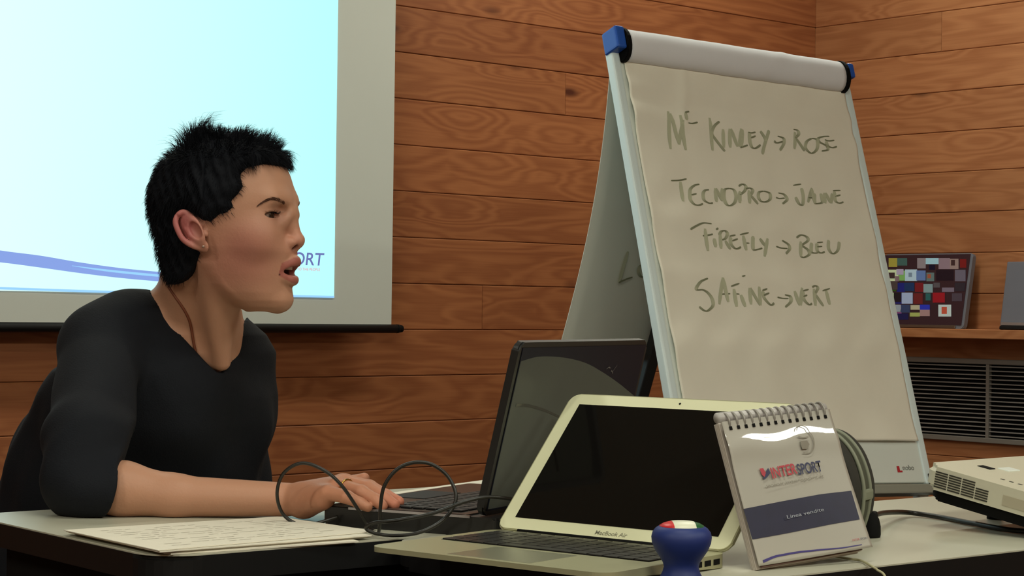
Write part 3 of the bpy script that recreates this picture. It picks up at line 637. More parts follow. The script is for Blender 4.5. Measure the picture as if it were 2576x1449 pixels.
# lid
tilt = 0.2317
Ml = Matrix.Translation((0, 0, 0.024)) @ Matrix.Rotation(-tilt, 4, 'X')      # leans to +y (away from the user)
def lidpart(name, o):
    o.matrix_local = Ml @ o.matrix_local; return o
XZ = Matrix(((1, 0, 0, 0), (0, 0, 1, 0), (0, 1, 0, 0), (0, 0, 0, 1)))
lid = prism('lid', rrect(-W, 0, 0.0, Lb, 0.010), 0.0, 0.009, M_LAP, t, 0.002, 2); lid.matrix_local = Ml @ XZ
M_BSC = mat('black_laptop_screen', rgb(14, 15, 18), 0.12, spec=0.6, emit=rgb(18, 22, 30), estr=1.0)
scb = box('screen', (-W + 0.012, -0.0008, 0.012), (-0.012, 0.001, Lb - 0.012), M_BSC, t); scb.matrix_local = Ml
# glossy lid back: reflection painted on in grey and navy with a curved line, plus small silver marks (x from the near edge, z up)
M_LG = mat('lid_grey_reflection', rgb(86, 90, 84), 0.35, spec=0.15, noise=0.05, nscale=30); M_LN = mat('lid_navy_reflection', rgb(22, 26, 40), 0.3, spec=0.15)
box('lid_reflection_panel', (-W + 0.006, 0.0093, 0.006), (-0.0075, 0.0098, Lb - 0.006), M_LN, t).matrix_local = Ml
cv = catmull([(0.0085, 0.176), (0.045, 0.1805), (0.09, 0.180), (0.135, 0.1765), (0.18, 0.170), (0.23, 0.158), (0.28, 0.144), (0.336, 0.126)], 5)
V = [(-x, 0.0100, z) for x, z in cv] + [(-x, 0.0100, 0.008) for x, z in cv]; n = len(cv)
mesh('lid_reflection', V, [(i, n + i, n + i + 1, i + 1) for i in range(n - 1)], M_LG, t).matrix_local = Ml
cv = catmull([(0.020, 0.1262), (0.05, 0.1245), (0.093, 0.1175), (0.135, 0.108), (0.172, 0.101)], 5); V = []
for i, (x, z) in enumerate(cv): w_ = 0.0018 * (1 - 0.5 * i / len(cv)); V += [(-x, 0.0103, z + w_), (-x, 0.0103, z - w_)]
mesh('lid_reflection_line', V, [(2 * i, 2 * i + 2, 2 * i + 3, 2 * i + 1) for i in range(len(cv) - 1)], mat('reflection_dark', rgb(18, 18, 18), 0.2, spec=.5), t).matrix_local = Ml
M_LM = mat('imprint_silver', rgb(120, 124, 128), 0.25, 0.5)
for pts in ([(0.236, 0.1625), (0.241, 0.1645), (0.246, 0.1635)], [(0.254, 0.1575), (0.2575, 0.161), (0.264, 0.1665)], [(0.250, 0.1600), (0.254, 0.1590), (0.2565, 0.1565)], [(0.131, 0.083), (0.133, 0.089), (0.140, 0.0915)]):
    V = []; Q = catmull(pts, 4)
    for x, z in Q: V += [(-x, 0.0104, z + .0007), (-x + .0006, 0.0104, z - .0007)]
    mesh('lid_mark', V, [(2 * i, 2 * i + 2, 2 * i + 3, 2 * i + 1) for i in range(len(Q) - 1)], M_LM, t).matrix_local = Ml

# ------------------------------------------------------------------ silver laptop
ax = np.array([math.cos(-0.6635), math.sin(-0.6635), 0]); ay = np.array([-math.sin(-0.6635), math.cos(-0.6635), 0])
SLo = np.array([-0.0145, 2.0763, 0.7505]); W, Ls, Ds = 0.292, 0.197, 0.206; tz = 0.0135
t = thing('silver_laptop', 'open thin silver laptop with black screen and white bezel', 'laptop', frame(SLo, ax))
M_ALU = mat('anodised_silver', rgb(178, 176, 142), 0.32, 0.35, noise=0.02, nscale=50)
M_BEZ = mat('bezel_silver', rgb(226, 226, 190), 0.4, 0.1, noise=0.02, nscale=20)
sb = prism('base', rrect(0, W, -Ds, 0.004, 0.020, 10), 0.0, tz, M_ALU, t, 0.0020, 3)
for v in sb.data.vertices:
    zf = 0.0085 * max(0.0, min(1.0, (-v.co.y - 0.03) / (Ds - .03))) ** 1.4; v.co.z = zf + v.co.z * (tz - zf) / tz
kbx0, kbx1, kby0, kby1 = 0.018, W - 0.018, -0.112, -0.012
box('keyboard_well', (kbx0, kby0, tz - .0005), (kbx1, kby1, tz + .0002), M_BLACKM, t)
kb = None; nr = 6; nc = 14
M_KEY2 = mat('keycap_dark', rgb(30, 28, 27), 0.35)
for r in range(nr):
    for c in range(nc):
        if r == 0 and 4 <= c <= 8:
            if c == 4: box('space_key', (kbx0 + 4 * (kbx1 - kbx0) / nc + .001, kby0 + .001, tz + .0002), (kbx0 + 9 * (kbx1 - kbx0) / nc - .001, kby0 + (kby1 - kby0) / nr - .0015, tz + .0014), M_KEY2, t, 0.0004)
            continue
        kw, kh = (kbx1 - kbx0) / nc, (kby1 - kby0) / nr
        if kb is None: o = box('key', (0, 0, 0), (kw - .002, kh - .002, 0.0012), M_KEY2, t, 0.0004); kb = o.data
        else: o = link('key', kb, None, t)
        o.location = (kbx0 + c * kw + .001, kby0 + r * kh + .001, tz + .0003)
box('trackpad', (0.098, -Ds + .008, tz - .0004), (0.198, -0.122, tz + .0003), mat('trackpad_alu', rgb(150, 150, 128), 0.25, 0.35), t, 0.0002)
for k in range(4): box('port', (W - .0010, -0.075 + k * 0.016, 0.004), (W + .0004, -0.064 + k * 0.016, 0.0095), M_BLACKM, t)
tilt = 0.7738; Ml = Matrix.Translation((0, 0, tz + .001)) @ Matrix.Rotation(-tilt, 4, 'X')
lid = prism('lid', rrect(0.0, W, 0.0, Ls, 0.012), 0.0, 0.004, M_ALU, t, 0.0012, 2); lid.matrix_local = Ml @ XZ
bz = prism('bezel', rrect(0.0015, W - .0015, 0.0015, Ls - .0015, 0.011), -0.0006, 0.0, M_BEZ, t); bz.matrix_local = Ml @ XZ
M_SSC = mat('off_screen_glass', rgb(14, 12, 10), 0.08, spec=0.5)
o = box('screen', (0.0185, -0.0011, 0.0165), (W - .0185, -0.0004, Ls - .0165), M_SSC, t); o.matrix_local = Ml
tube('camera_lens', [(0.1485, -0.0007, Ls - .0085), (0.1485, -0.0012, Ls - .0085)], 0.0013, M_BLACKM, t, 10).matrix_local = Ml
text_mesh('model_word', 'MacBook Air', 0.0075, mat('grey_letters', rgb(120, 118, 98), .5), t, Ml @ Matrix.Translation((0.1485, -0.0008, 0.0045)) @ RX, 'CENTER', 0, 1, 0.00006)
tube('hinge', [(0.03, 0.002, tz - .0005), (W - 0.03, 0.002, tz - .0005)], 0.0035, M_BLACKM, t, 10)

# ------------------------------------------------------------------ desk calendar
yaw = 0.60; cx_ = np.array([math.cos(yaw), math.sin(yaw), 0]); CAo = np.array([0.2426, 1.8692, 0.7508]); W, Hc = 0.1486, 0.1510; tl_ = 0.3241
t = thing('desk_calendar', 'white spiral-bound desk calendar with a blue band, propped up on the front table', 'calendar', frame(CAo, cx_))
Ml = Matrix.Rotation(-tl_, 4, 'X') @ Matrix.Rotation(-0.070, 4, 'Y')
M_COVER = mat('calendar_cover', rgb(172, 168, 158), 0.5, noise=0.02, nscale=8)
M_BOARD = mat('calendar_board', rgb(176, 168, 160), 0.6)
M_PAGES = mat('calendar_pages', rgb(190, 180, 170), 0.7)
def cal(x, y, d=0.0):
    M = np.array(frame(CAo, cx_) @ Ml); P = on_plane(x, y, M[:3, 1], M[:3, 3] + M[:3, 1] * d); q = (frame(CAo, cx_) @ Ml).inverted() @ Vector(P); return q.x, q.z
nx, nz = 40, 48; V = []; Fc = []
def cdisp(x, z): return -0.0045 * (x / W) ** 2 * (1 - z / Hc) ** 1.5 * 1.6 - 0.0018 * math.exp(-((z - 0.120 - 0.0025 * math.sin(75 * x)) / 0.012) ** 2) * (0.85 + 0.15 * math.sin(40 * x)) + 0.0006 * math.sin(40 * x + 20 * z)
for off in (0.0, 0.0008):
    for j in range(nz + 1):
        for i in range(nx + 1):
            x = W * i / nx; z = 0.004 + (Hc - 0.006) * j / nz; V.append((x, cdisp(x, z) - 0.0015 + off, z - 0.002 * (x / W) * (1 - z / Hc)))
K = (nx + 1) * (nz + 1); g = lambda l, i, j: l * K + j * (nx + 1) + i
for j in range(nz):
    for i in range(nx): Fc.append((g(0, i, j), g(0, i + 1, j), g(0, i + 1, j + 1), g(0, i, j + 1))); Fc.append((g(1, i, j), g(1, i, j + 1), g(1, i + 1, j + 1), g(1, i + 1, j)))
for i in range(nx): Fc.append((g(1, i, 0), g(1, i + 1, 0), g(0, i + 1, 0), g(0, i, 0)))
for j in range(nz): Fc.append((g(0, 0, j), g(0, 0, j + 1), g(1, 0, j + 1), g(1, 0, j))); Fc.append((g(0, nx, j + 1), g(0, nx, j), g(1, nx, j), g(1, nx, j + 1)))
M_GLOSS = mat('calendar_gloss_cover', rgb(172, 168, 158), 0.5, noise=0.02, nscale=8, coat=1.0)
M_GLOSS.node_tree.nodes['Principled BSDF'].inputs['Coat Roughness'].default_value = 0.03
cover = mesh('cover', V, Fc, M_GLOSS, t, True); cover.matrix_local = Ml
def inset(name, pts, m, off=0.0004, sub=14):     # print on the cover: polygon given as two rows (top, bottom) of pixels
    top, bot = pts; V = []; Fc = []
    for row in (top, bot):
        for k in range(sub + 1):
            f = k / sub * (len(row) - 1); i = min(int(f), len(row) - 2); f -= i
            x_, y_ = row[i][0] * (1 - f) + row[i + 1][0] * f, row[i][1] * (1 - f) + row[i + 1][1] * f
            a, b = cal(x_, y_); zz = b; z_m = zz + 0.002 * (a / W) * (1 - zz / Hc); V.append((a, cdisp(a, z_m) - 0.0015 - off, zz))
    Fc = [(i, i + 1, sub + i + 2, sub + i + 1) for i in range(sub)]
    return mesh(name, V, Fc, m, cover)
M_NAVY = mat('navy_print', rgb(26, 29, 58), 0.5, noise=0.25, nscale=60, coat=1.0)
inset('blue_band', ([(1868, 1281), (1960, 1263), (2060, 1245), (2134, 1237)], [(1890, 1358), (1980, 1342), (2080, 1322), (2152, 1310)]), M_NAVY)
M_VIOL = mat('violet_print', rgb(56, 48, 120), 0.5, coat=1.0)
inset('swoosh_line', ([(1916, 1410), (1945, 1398), (2000, 1388), (2060, 1383), (2110, 1380), (2155, 1373)], [(1918, 1417), (1948, 1403), (2000, 1393), (2060, 1387), (2110, 1383), (2155, 1375)]), M_VIOL)
M_PR = mat('red_letters', rgb(178, 56, 70), 0.5); M_PB = mat('navy_letters', rgb(48, 52, 84), 0.5); M_PG = mat('grey_url', rgb(134, 128, 116), 0.5); M_PW = mat('white_letters', rgb(160, 165, 175), 0.5)
def caltext(name, body, pL, pR, hpx, m, off=0.0019, fat=0.0):
    a = np.array(cal(*pL)); b = np.array(cal(*pR)); d = b - a; L_ = np.linalg.norm(d); ang = math.atan2(d[1], d[0])
    h = abs(cal(pL[0], pL[1] - hpx)[1] - a[1])
    o = text_mesh(name, body, h / 0.70, m, cover, Matrix.Identity(4), fat=fat)
    wd = max(v.co.x for v in o.data.vertices) - min(v.co.x for v in o.data.vertices)
    zz = a[1] + 0.002 * (a[0] / W) * (1 - a[1] / Hc)
    o.data.transform(Matrix.Translation((a[0], cdisp((a[0] + b[0]) / 2, zz) - 0.0015 - off, a[1])) @ Matrix.Rotation(-ang, 4, 'Y') @ RX @ Matrix.Diagonal((L_ / wd, 1, 1, 1)))
    return o
caltext('logo_red_word', 'INTER', (1936, 1206), (1999, 1193), 27, M_PR, fat=0.0003)
caltext('logo_navy_word', 'SPORT', (2001, 1197), (2062, 1187), 27, M_PB, fat=0.0003)
caltext('web_address', 'www.intersport.it', (1921, 1229), (2066, 1203), 9, M_PG)
caltext('band_words', 'Linea vendite', (1972, 1308), (2064, 1288), 9, M_PW)
caltext('small_logo_red', 'INTER', (2130, 1366), (2148, 1363), 5, M_PR); caltext('small_logo_navy', 'SPORT', (2149, 1363), (2168, 1360), 5, M_PB)
def calpoly(name, pts, m, off=0.0019):
    V = []
    for x, y in pts: a, b = cal(x, y); zz = b + 0.002 * (a / W) * (1 - b / Hc); V.append((a, cdisp(a, zz) - 0.0015 - off, b))
    return mesh(name, V, [tuple(range(len(V)))], m, cover)
calpoly('logo_bird_red', [(1905, 1181), (1914, 1180), (1921, 1192), (1918, 1203), (1911, 1196)], M_PR)
calpoly('logo_bird_dark', [(1926, 1179), (1932, 1192), (1924, 1203), (1916, 1209), (1914, 1204), (1920, 1190)], M_PB)
def calring(name, pts, wd, m):
    Q = catmull(pts, 6); V = []
    for i, p in enumerate(Q):
        d = Q[min(i + 1, len(Q) - 1)] - Q[max(i - 1, 0)]; d /= np.linalg.norm(d) + 1e-9; nn = np.array([-d[1], d[0]]) * wd
        for s in (-1, 1):
            a, b = cal(*(p + nn * s)); zz = b + 0.002 * (a / W) * (1 - b / Hc); V.append((a, cdisp(a, zz) - 0.0034, b))
    return mesh(name, V, [(2 * i, 2 * i + 1, 2 * i + 3, 2 * i + 2) for i in range(len(Q) - 1)], m, cover)
calring('crest', [(1997, 1086), (2000, 1077), (2010, 1073), (2022, 1078), (2028, 1088), (2037, 1102), (2041, 1122), (2036, 1138), (2026, 1143), (2014, 1142)], 1.3, M_PG)
calring('crest_lines', [(2000, 1101), (2012, 1104), (2026, 1102)], 1.6, M_PG); calpoly('crest_shield', [(2006, 1112), (2022, 1111), (2029, 1120), (2025, 1132), (2011, 1133), (2006, 1122)], M_PG)
for k in range(4):   # page block behind the cover
    o = box('page_block' if k else 'back_board', (0.0, 0.0095 - k * 0.002, 0.0012 if k else 0.0), (W - .004, 0.0112 - k * 0.002, Hc - 0.002), M_PAGES if k else M_BOARD, t, 0.0003); o.matrix_local = Ml
o = box('cardboard_liner', (0.004, 0.0004, 0.002), (W - .006, 0.0016, Hc - 0.01), mat('brown_card', rgb(92, 66, 56), 0.8), t); o.matrix_local = Ml
sup = mesh('rear_support', [(W * .5, 0.0115 + Hc * .8 * math.sin(tl_), Hc * .8 * math.cos(tl_)), (W * .9, 0.0115 + Hc * .8 * math.sin(tl_), Hc * .8 * math.cos(tl_)), (W * .9, 0.0135 + Hc * .8 * math.sin(tl_), Hc * .8 * math.cos(tl_)), (W * .5, 0.0135 + Hc * .8 * math.sin(tl_), Hc * .8 * math.cos(tl_)),
    (W * .5, 0.072, 0.0), (W * .9, 0.072, 0.0), (W * .9, 0.074, 0.0), (W * .5, 0.074, 0.0)], [(0, 1, 5, 4), (3, 7, 6, 2), (0, 4, 7, 3), (1, 2, 6, 5), (0, 3, 2, 1), (4, 5, 6, 7)], M_BOARD, t)
M_RING = mat('white_wire', rgb(190, 186, 184), 0.35)
o = tube('spine_roll', [(0.002, 0.006, Hc + 0.0035), (W - .001, 0.006, Hc + 0.0005)], 0.0056, M_RING, t, 14); o.matrix_local = Ml
nrg = 14; rm = None; hm = None
for k in range(nrg):
    x = 0.009 + (W - 0.018) * k / (nrg - 1)
    if rm is None:
        P = [(0, 0.0045 + 0.0074 * math.cos(a), Hc - 0.0015 + 0.0086 * math.sin(a)) for a in [2 * math.pi * i / 16 for i in range(16)]]
        V1, F1 = tube_data(P, 0.0013, 6, True); o = mesh('ring', V1, F1, mat('pale_wire', rgb(150, 146, 140), 0.4, 0.2), t, True); rm = o.data
        h = box('punch_hole', (-0.0018, -0.0003, -0.0018), (0.0018, 0.0, 0.0018), M_BLACKM, t); hm = h.data
    else: o = link('ring', rm, None, t); h = link('punch_hole', hm, None, t)
    o.matrix_local = Ml @ Matrix.Translation((x, 0, 0)); h.matrix_local = Ml @ Matrix.Translation((x, cdisp(x, 0.1415) - 0.0020, 0.1415))

# ------------------------------------------------------------------ blue suction speaker
sp = np.array([0.0894 * 1.782, 1.782, 0.7505])
t = thing('suction_speaker', 'small blue mushroom-shaped suction speaker with a red, white and green top', 'speaker', frame(sp, (1, 0.06, 0)))
M_SIL = mat('blue_silicone', rgb(26, 46, 112), 0.55, noise=0.05, nscale=60)
lathe('body', [(0.0200, 0), (0.0203, 0.002), (0.0192, 0.006), (0.0172, 0.010), (0.0160, 0.0145), (0.0170, 0.0185), (0.0205, 0.024), (0.0245, 0.030), (0.0272, 0.0365), (0.0279, 0.042), (0.0268, 0.0465), (0.0240, 0.0500), (0.0212, 0.0518)], M_SIL, t)
M_FLAG = mat('flag_print', (1, 1, 1, 1), 0.35); nt = M_FLAG.node_tree; tc = nt.nodes.new('ShaderNodeTexCoord'); sx = nt.nodes.new('ShaderNodeSeparateXYZ'); cr = nt.nodes.new('ShaderNodeValToRGB'); mr = nt.nodes.new('ShaderNodeMapRange')
mr.inputs['From Min'].default_value = -0.02; mr.inputs['From Max'].default_value = 0.02; cr.color_ramp.interpolation = 'CONSTANT'
cr.color_ramp.elements[0].color = rgb(205, 40, 45); cr.color_ramp.elements[1].position = 0.27; cr.color_ramp.elements[1].color = rgb(228, 228, 205)
e = cr.color_ramp.elements.new(0.78); e.color = rgb(30, 92, 48)
nt.links.new(tc.outputs['Object'], sx.inputs[0]); nt.links.new(sx.outputs[0], mr.inputs[0]); nt.links.new(mr.outputs[0], cr.inputs[0]); nt.links.new(cr.outputs[0], nt.nodes['Principled BSDF'].inputs['Base Color'])
lathe('flag_top', [(0.0208, 0.0505), (0.0205, 0.0525), (0.0170, 0.0545), (0.0110, 0.0562), (0.004, 0.0568)], M_FLAG, t)

# ------------------------------------------------------------------ zipped pouch and adapter behind the calendar
pc = on_z(2097, 1352, 0.7505); wx = np.array([math.cos(math.radians(-28)), math.sin(math.radians(-28)), 0])
t = thing('zip_pouch', 'dark padded pouch with grey-green piping, standing behind the desk calendar', 'pouch', frame(pc, wx))
M_POU = mat('pouch_dark', rgb(44, 42, 36), 0.85, noise=0.2, nscale=30, bump=0.4, bscale=120)
M_GUS = mat('pouch_gusset', rgb(70, 72, 58), 0.8, noise=0.15, nscale=40)
M_PIPE = mat('pouch_piping', rgb(126, 130, 112), 0.6)
PO = catmull([(-0.040, 0.0), (-0.050, 0.02), (-0.055, 0.06), (-0.045, 0.100), (-0.018, 0.121), (0.008, 0.118), (0.030, 0.098), (0.043, 0.066), (0.043, 0.036), (0.036, 0.012), (0.030, 0.0)], 6); PO = [np.array([p[0] * .90 - .002, p[1] * .98]) for p in PO]
def puff(name, y0, y1, infl, m):
    V = []; Fc = []; ys = np.linspace(y0, y1, 9); cxp, czp = -0.004, 0.055
    for k, y in enumerate(ys):
        f = 1 - infl * abs(2 * (y - y0) / (y1 - y0) - 1) ** 3
        for p in PO: V.append((cxp + (p[0] - cxp) * f, y, max(0.0, czp + (p[1] - czp) * f) if p[1] > 0.001 else 0.0))
    n = len(PO)
    for k in range(8):
        for i in range(n): j = (i + 1) % n; Fc.append((k * n + i, k * n + j, (k + 1) * n + j, (k + 1) * n + i))
    Fc.append(tuple(range(n))); Fc.append(tuple(8 * n + i for i in range(n))[::-1]); return mesh(name, V, Fc, m, t, True)
puff('front_panel', -0.032, -0.0125, 0.14, M_POU); puff('gusset', -0.0125, 0.0185, 0.04, M_GUS); puff('rear_panel', 0.0185, 0.035, 0.14, M_POU)
for y in (-0.0125, 0.010): tube('piping', [(p[0] * 1.01, y, max(p[1], 0.002)) for p in PO], 0.0024, M_PIPE, t, 8)
box('zip_tab', (0.031, -0.014, 0.044), (0.041, 0.016, 0.056), M_PIPE, t, 0.003, 2)
ad = on_z(2184, 1350, 0.7505)
V = []; Fc = []; n = 18
t = thing('cable_adapter', 'small black rounded plug adapter on the table, between pouch and cable', 'adapter', frame(ad, (1, -0.3, 0)))
lathe('adapter_body', [(0.0135, 0), (0.0140, 0.003), (0.0138, 0.012), (0.0120, 0.020), (0.0085, 0.026), (0.0035, 0.029)], M_BLACKM, t, 28)
box('strain_relief', (-0.004, -0.002, 0.018), (0.008, 0.024, 0.027), M_BLACKM, t, 0.003, 2)

# ------------------------------------------------------------------ video projector
yw, pt = -0.8412, 0.1656
pa = np.array([math.cos(yw), math.sin(yw), 0]); pe = np.array([-math.sin(yw), math.cos(yw), 0])
pa2 = pa * math.cos(pt) - np.array([0, 0, 1.0]) * math.sin(pt); pn = np.cross(pa2, pe); pn = pn if pn[2] > 0 else -pn
P1 = np.array([0.4863, 2.2667, 0.8262])
t = thing('video_projector', 'flat white video projector with side louvres and black underside, on the front table', 'projector', Matrix([[pa2[0], pe[0], pn[0], P1[0]], [pa2[1], pe[1], pn[1], P1[1]], [pa2[2], pe[2], pn[2], P1[2]], [0, 0, 0, 1]]))
M_PJ = mat('projector_white', rgb(204, 200, 180), 0.4, noise=0.02, nscale=20)
LA, LE, TH, TW = 0.195, 0.27, 0.0405, 0.0275
prism('upper_shell', rrect(0, LA, 0, LE, 0.018, 8), -TW, 0, M_PJ, t, 0.006, 3)
prism('lower_shell', rrect(0.006, LA - .004, 0.006, LE - .006, 0.016, 8), -TH, -TW - .0003, M_BLACKM, t, 0.004, 2)
M_LOUV = mat('louvre_dark', rgb(46, 44, 36), 0.6)
def pj(x, y):                           # pixel -> (a, n) on the side face (local y = 0)
    P = on_plane(x, y, pe, P1); q = P - P1; return q @ pa2, q @ pn
sl_ = bmesh.new()
for c in range(4):
    for r in range(7):
        if c == 3 and r < 2: continue
        a0_ = 0.018 + c * 0.0190; n0 = -0.0050 - r * 0.0029 
        bm_box(sl_, (a0_, -0.0006, n0 - 0.0015), (a0_ + 0.0172, 0.0008, n0))
tag(from_bm('side_louvres', sl_, M_LOUV, t), kind='stuff')
box('side_plate', (0.112, -0.0005, -0.022), (0.150, 0.0005, -0.010), mat('plate_grey', rgb(178, 170, 148), .5), t)
box('top_button', (0.028, 0.066, -0.0005), (0.046, 0.078, 0.0008), M_BLACKM, t, 0.0004)
box('top_lever', (0.044, 0.085, -0.0004), (0.060, 0.108, 0.0010), M_WHITEM, t, 0.0004)
for k in range(3): box('top_mark', (0.085 + k * .012, 0.030, 0.0), (0.090 + k * .012, 0.033, 0.0004), M_LOUV, t)
tube('lens_ring', [(-0.004, LE * .72, -0.018), (0.002, LE * .72, -0.018)], 0.0115, M_BLACK, t, 24)
Mt = t.matrix_world.inverted()
def pfoot(X):
    q = Mt @ Vector(X); top = t.matrix_world @ Vector((q.x, q.y, -TH)); return X, top
fx = on_z(2494, 1304, 0.7505); qf = Mt @ Vector((fx[0], fx[1], 0.765)); topf = t.matrix_world @ Vector((qf.x, max(qf.y, .02), -TH + 0.002))
def tube_local(name, A, B, r, m): return tube(name, [Mt @ Vector(A), Mt @ Vector(B)], r, m, t, 14)
tube_local('front_foot', (topf.x, topf.y, 0.7505), (topf.x, topf.y, topf.z), 0.009, M_BLACKM)
tf2 = t.matrix_world @ Vector((0.03, LE - .04, -TH + 0.002)); tube_local('front_foot', (tf2.x, tf2.y, 0.7505), (tf2.x, tf2.y, tf2.z), 0.009, M_BLACKM)

# ------------------------------------------------------------------ cables
def cable(name, pts, r, label, m=M_CABLE, cat='cable'):
    P = catmull(pts, 10); c = np.array([P[0][0], P[0][1], 0.75]); o = tube(name, [p - c for p in P], r, m, None, 10); o.location = c; return tag(o, label, cat)
zt = 0.7505 + 0.0026
def cy(x, y, Y): return at(x, y, Y)
cable('looped_cable', [cy(1290, 1256, 2.118), cy(1230, 1250, 2.095), cy(1170, 1262, 2.085), cy(1090, 1291, 2.08), cy(1000, 1309, 2.08), cy(940, 1316, 2.09), cy(921, 1330, 2.095), cy(950, 1343, 2.095),
    cy(1000, 1347, 2.09), cy(1060, 1338, 2.09), cy(1118, 1305, 2.10), cy(1147, 1255, 2.105), cy(1130, 1203, 2.11), cy(1090, 1170, 2.11), cy(1045, 1163, 2.11), cy(1000, 1180, 2.11), cy(967, 1222, 2.11), cy(957, 1275, 2.11), cy(955, 1320, 2.112),
    cy(950, 1340, 2.13), cy(930, 1328, 2.17), cy(905, 1288, 2.17), cy(860, 1222, 2.165), cy(815, 1183, 2.165), cy(760, 1165, 2.17), cy(714, 1190, 2.175), cy(697, 1240, 2.18), cy(710, 1290, 2.19), cy(745, 1317, 2.19), cy(790, 1318, 2.19), cy(850, 1300, 2.20)], 0.0020,
    'black cable standing up in two loops in front of the hand')
pk = [on_z(2202, 1296, 0.772), on_z(2225, 1290, 0.766), on_z(2280, 1289, 0.756), on_z(2360, 1300, 0.7535), on_z(2450, 1317, 0.7535), on_z(2540, 1333, 0.7535), on_z(2640, 1340, 0.7535)]
cable('power_cable', pk, 0.0030, 'thick black cable running from the adapter to under the projector')
cable('thin_cable', [on_z(2100, 1400, 0.752), on_z(2140, 1406, 0.752), on_z(2168, 1411, 0.752), on_z(2192, 1424, 0.7525), at(2207, 1434, 1.896), at(2226, 1450, 1.888), at(2236, 1500, 1.885)], 0.0013,
    'thin white cable hanging over the table edge below the calendar', mat('white_cable', rgb(170, 165, 130), 0.5))

# ------------------------------------------------------------------ the woman: distance fields meshed with surface nets
class Field:
    def __init__(s, xs, ys, zs): s.x, s.y, s.z = [np.asarray(a, np.float32) for a in (xs, ys, zs)]; s.D = np.full((len(xs), len(ys), len(zs)), 0.2, np.float32)
    def sl(s, lo, hi):
        r = []
        for a, l, h in zip((s.x, s.y, s.z), lo, hi): r.append(slice(max(0, int(np.searchsorted(a, l)) - 1), min(len(a), int(np.searchsorted(a, h)) + 1)))
        return tuple(r)
    def grid(s, b): return s.x[b[0]][:, None, None], s.y[b[1]][None, :, None], s.z[b[2]][None, None, :]
    def op(s, f, lo, hi, mode='add', k=0.01):
        b = s.sl(lo, hi)
        if any(q.stop <= q.start for q in b): return
        d = f(*s.grid(b)).astype(np.float32); D = s.D[b]
        if mode == 'add':
            if k > 0: h = np.clip(0.5 + 0.5 * (D - d) / k, 0, 1); D[...] = D * (1 - h) + d * h - k * h * (1 - h)
            else: np.minimum(D, d, out=D)
        elif mode == 'sub':
            if k > 0: h = np.clip(0.5 - 0.5 * (D + d) / k, 0, 1); D[...] = D * (1 - h) + (-d) * h + k * h * (1 - h)
            else: np.maximum(D, -d, out=D)
        elif mode == 'int': np.maximum(D, d, out=D)
    def cap(s, A, B, ra, rb, mode='add', k=0.01, m=None):
        A = np.array(A, float); B = np.array(B, float); R = max(ra, rb) + max(k, .004) * 1.5 + 0.012
        ba = B - A; L2 = ba @ ba + 1e-12
        def f(X, Y, Z):
            px_, py_, pz_ = X - A[0], Y - A[1], Z - A[2]
            t = np.clip((px_ * ba[0] + py_ * ba[1] + pz_ * ba[2]) / L2, 0, 1)
            return np.sqrt((px_ - ba[0] * t) ** 2 + (py_ - ba[1] * t) ** 2 + (pz_ - ba[2] * t) ** 2) - (ra + (rb - ra) * t)
        s.op(f, np.minimum(A, B) - R, np.maximum(A, B) + R, mode, k)
    def ell(s, c, ax, rad, mode='add', k=0.01):      # ax: 3 unit rows
        c = np.array(c, float); R = max(rad) + max(k, .004) * 1.5 + 0.012
        def f(X, Y, Z):
            d = (X - c[0], Y - c[1], Z - c[2]); q = 0; q2 = 0
            for a, r in zip(ax, rad): t = d[0] * a[0] + d[1] * a[1] + d[2] * a[2]; q = q + (t / r) ** 2; q2 = q2 + (t / r ** 2) ** 2
            k0 = np.sqrt(q); return k0 * (k0 - 1) / (np.sqrt(q2) + 1e-6)
        s.op(f, c - R, c + R, mode, k)
    def mesh(s):
        D = s.D; S_ = D < 0; n = np.array(D.shape)
        cnt = np.zeros(tuple(n - 1), np.uint8)
        for i in (0, 1):
            for j in (0, 1):
                for k in (0, 1): cnt += S_[i:n[0] - 1 + i, j:n[1] - 1 + j, k:n[2] - 1 + k]
        act = (cnt > 0) & (cnt < 8); I = np.argwhere(act); ids = np.full(act.shape, -1, np.int32); ids[tuple(I.T)] = np.arange(len(I))
        acc = np.zeros((len(I), 3)); w_ = np.zeros(len(I)); C = [(i, j, k) for i in (0, 1) for j in (0, 1) for k in (0, 1)]
        val = {c: D[I[:, 0] + c[0], I[:, 1] + c[1], I[:, 2] + c[2]] for c in C}
        pos = {c: np.stack([s.x[I[:, 0] + c[0]], s.y[I[:, 1] + c[1]], s.z[I[:, 2] + c[2]]], 1).astype(float) for c in C}
        for a in C:
            for ax in range(3):
                if a[ax]: continue
                b = tuple(1 if q == ax else a[q] for q in range(3)); m = (val[a] < 0) != (val[b] < 0)
                t = (val[a] / (val[a] - val[b] + 1e-12))[:, None]; p = pos[a] * (1 - t) + pos[b] * t
                acc[m] += p[m]; w_[m] += 1
        V = acc / w_[:, None]; Q = []
        for ax in range(3):
            s0 = [slice(None)] * 3; s1 = [slice(None)] * 3; s0[ax] = slice(0, -1); s1[ax] = slice(1, None)
            e = S_[tuple(s0)] != S_[tuple(s1)]; E_ = np.argwhere(e); b, c = [(1, 2), (2, 0), (0, 1)][ax]
            ok = (E_[:, b] > 0) & (E_[:, c] > 0) & (E_[:, b] < n[b] - 1) & (E_[:, c] < n[c] - 1); E_ = E_[ok]
            ins = S_[tuple(E_.T)]
            def cell(db, dc): q = E_.copy(); q[:, b] += db; q[:, c] += dc; return ids[tuple(q.T)]
            q = np.stack([cell(-1, -1), cell(0, -1), cell(0, 0), cell(-1, 0)], 1); q[~ins] = q[~ins][:, ::-1]; Q.append(q)
        return V, np.concatenate(Q)
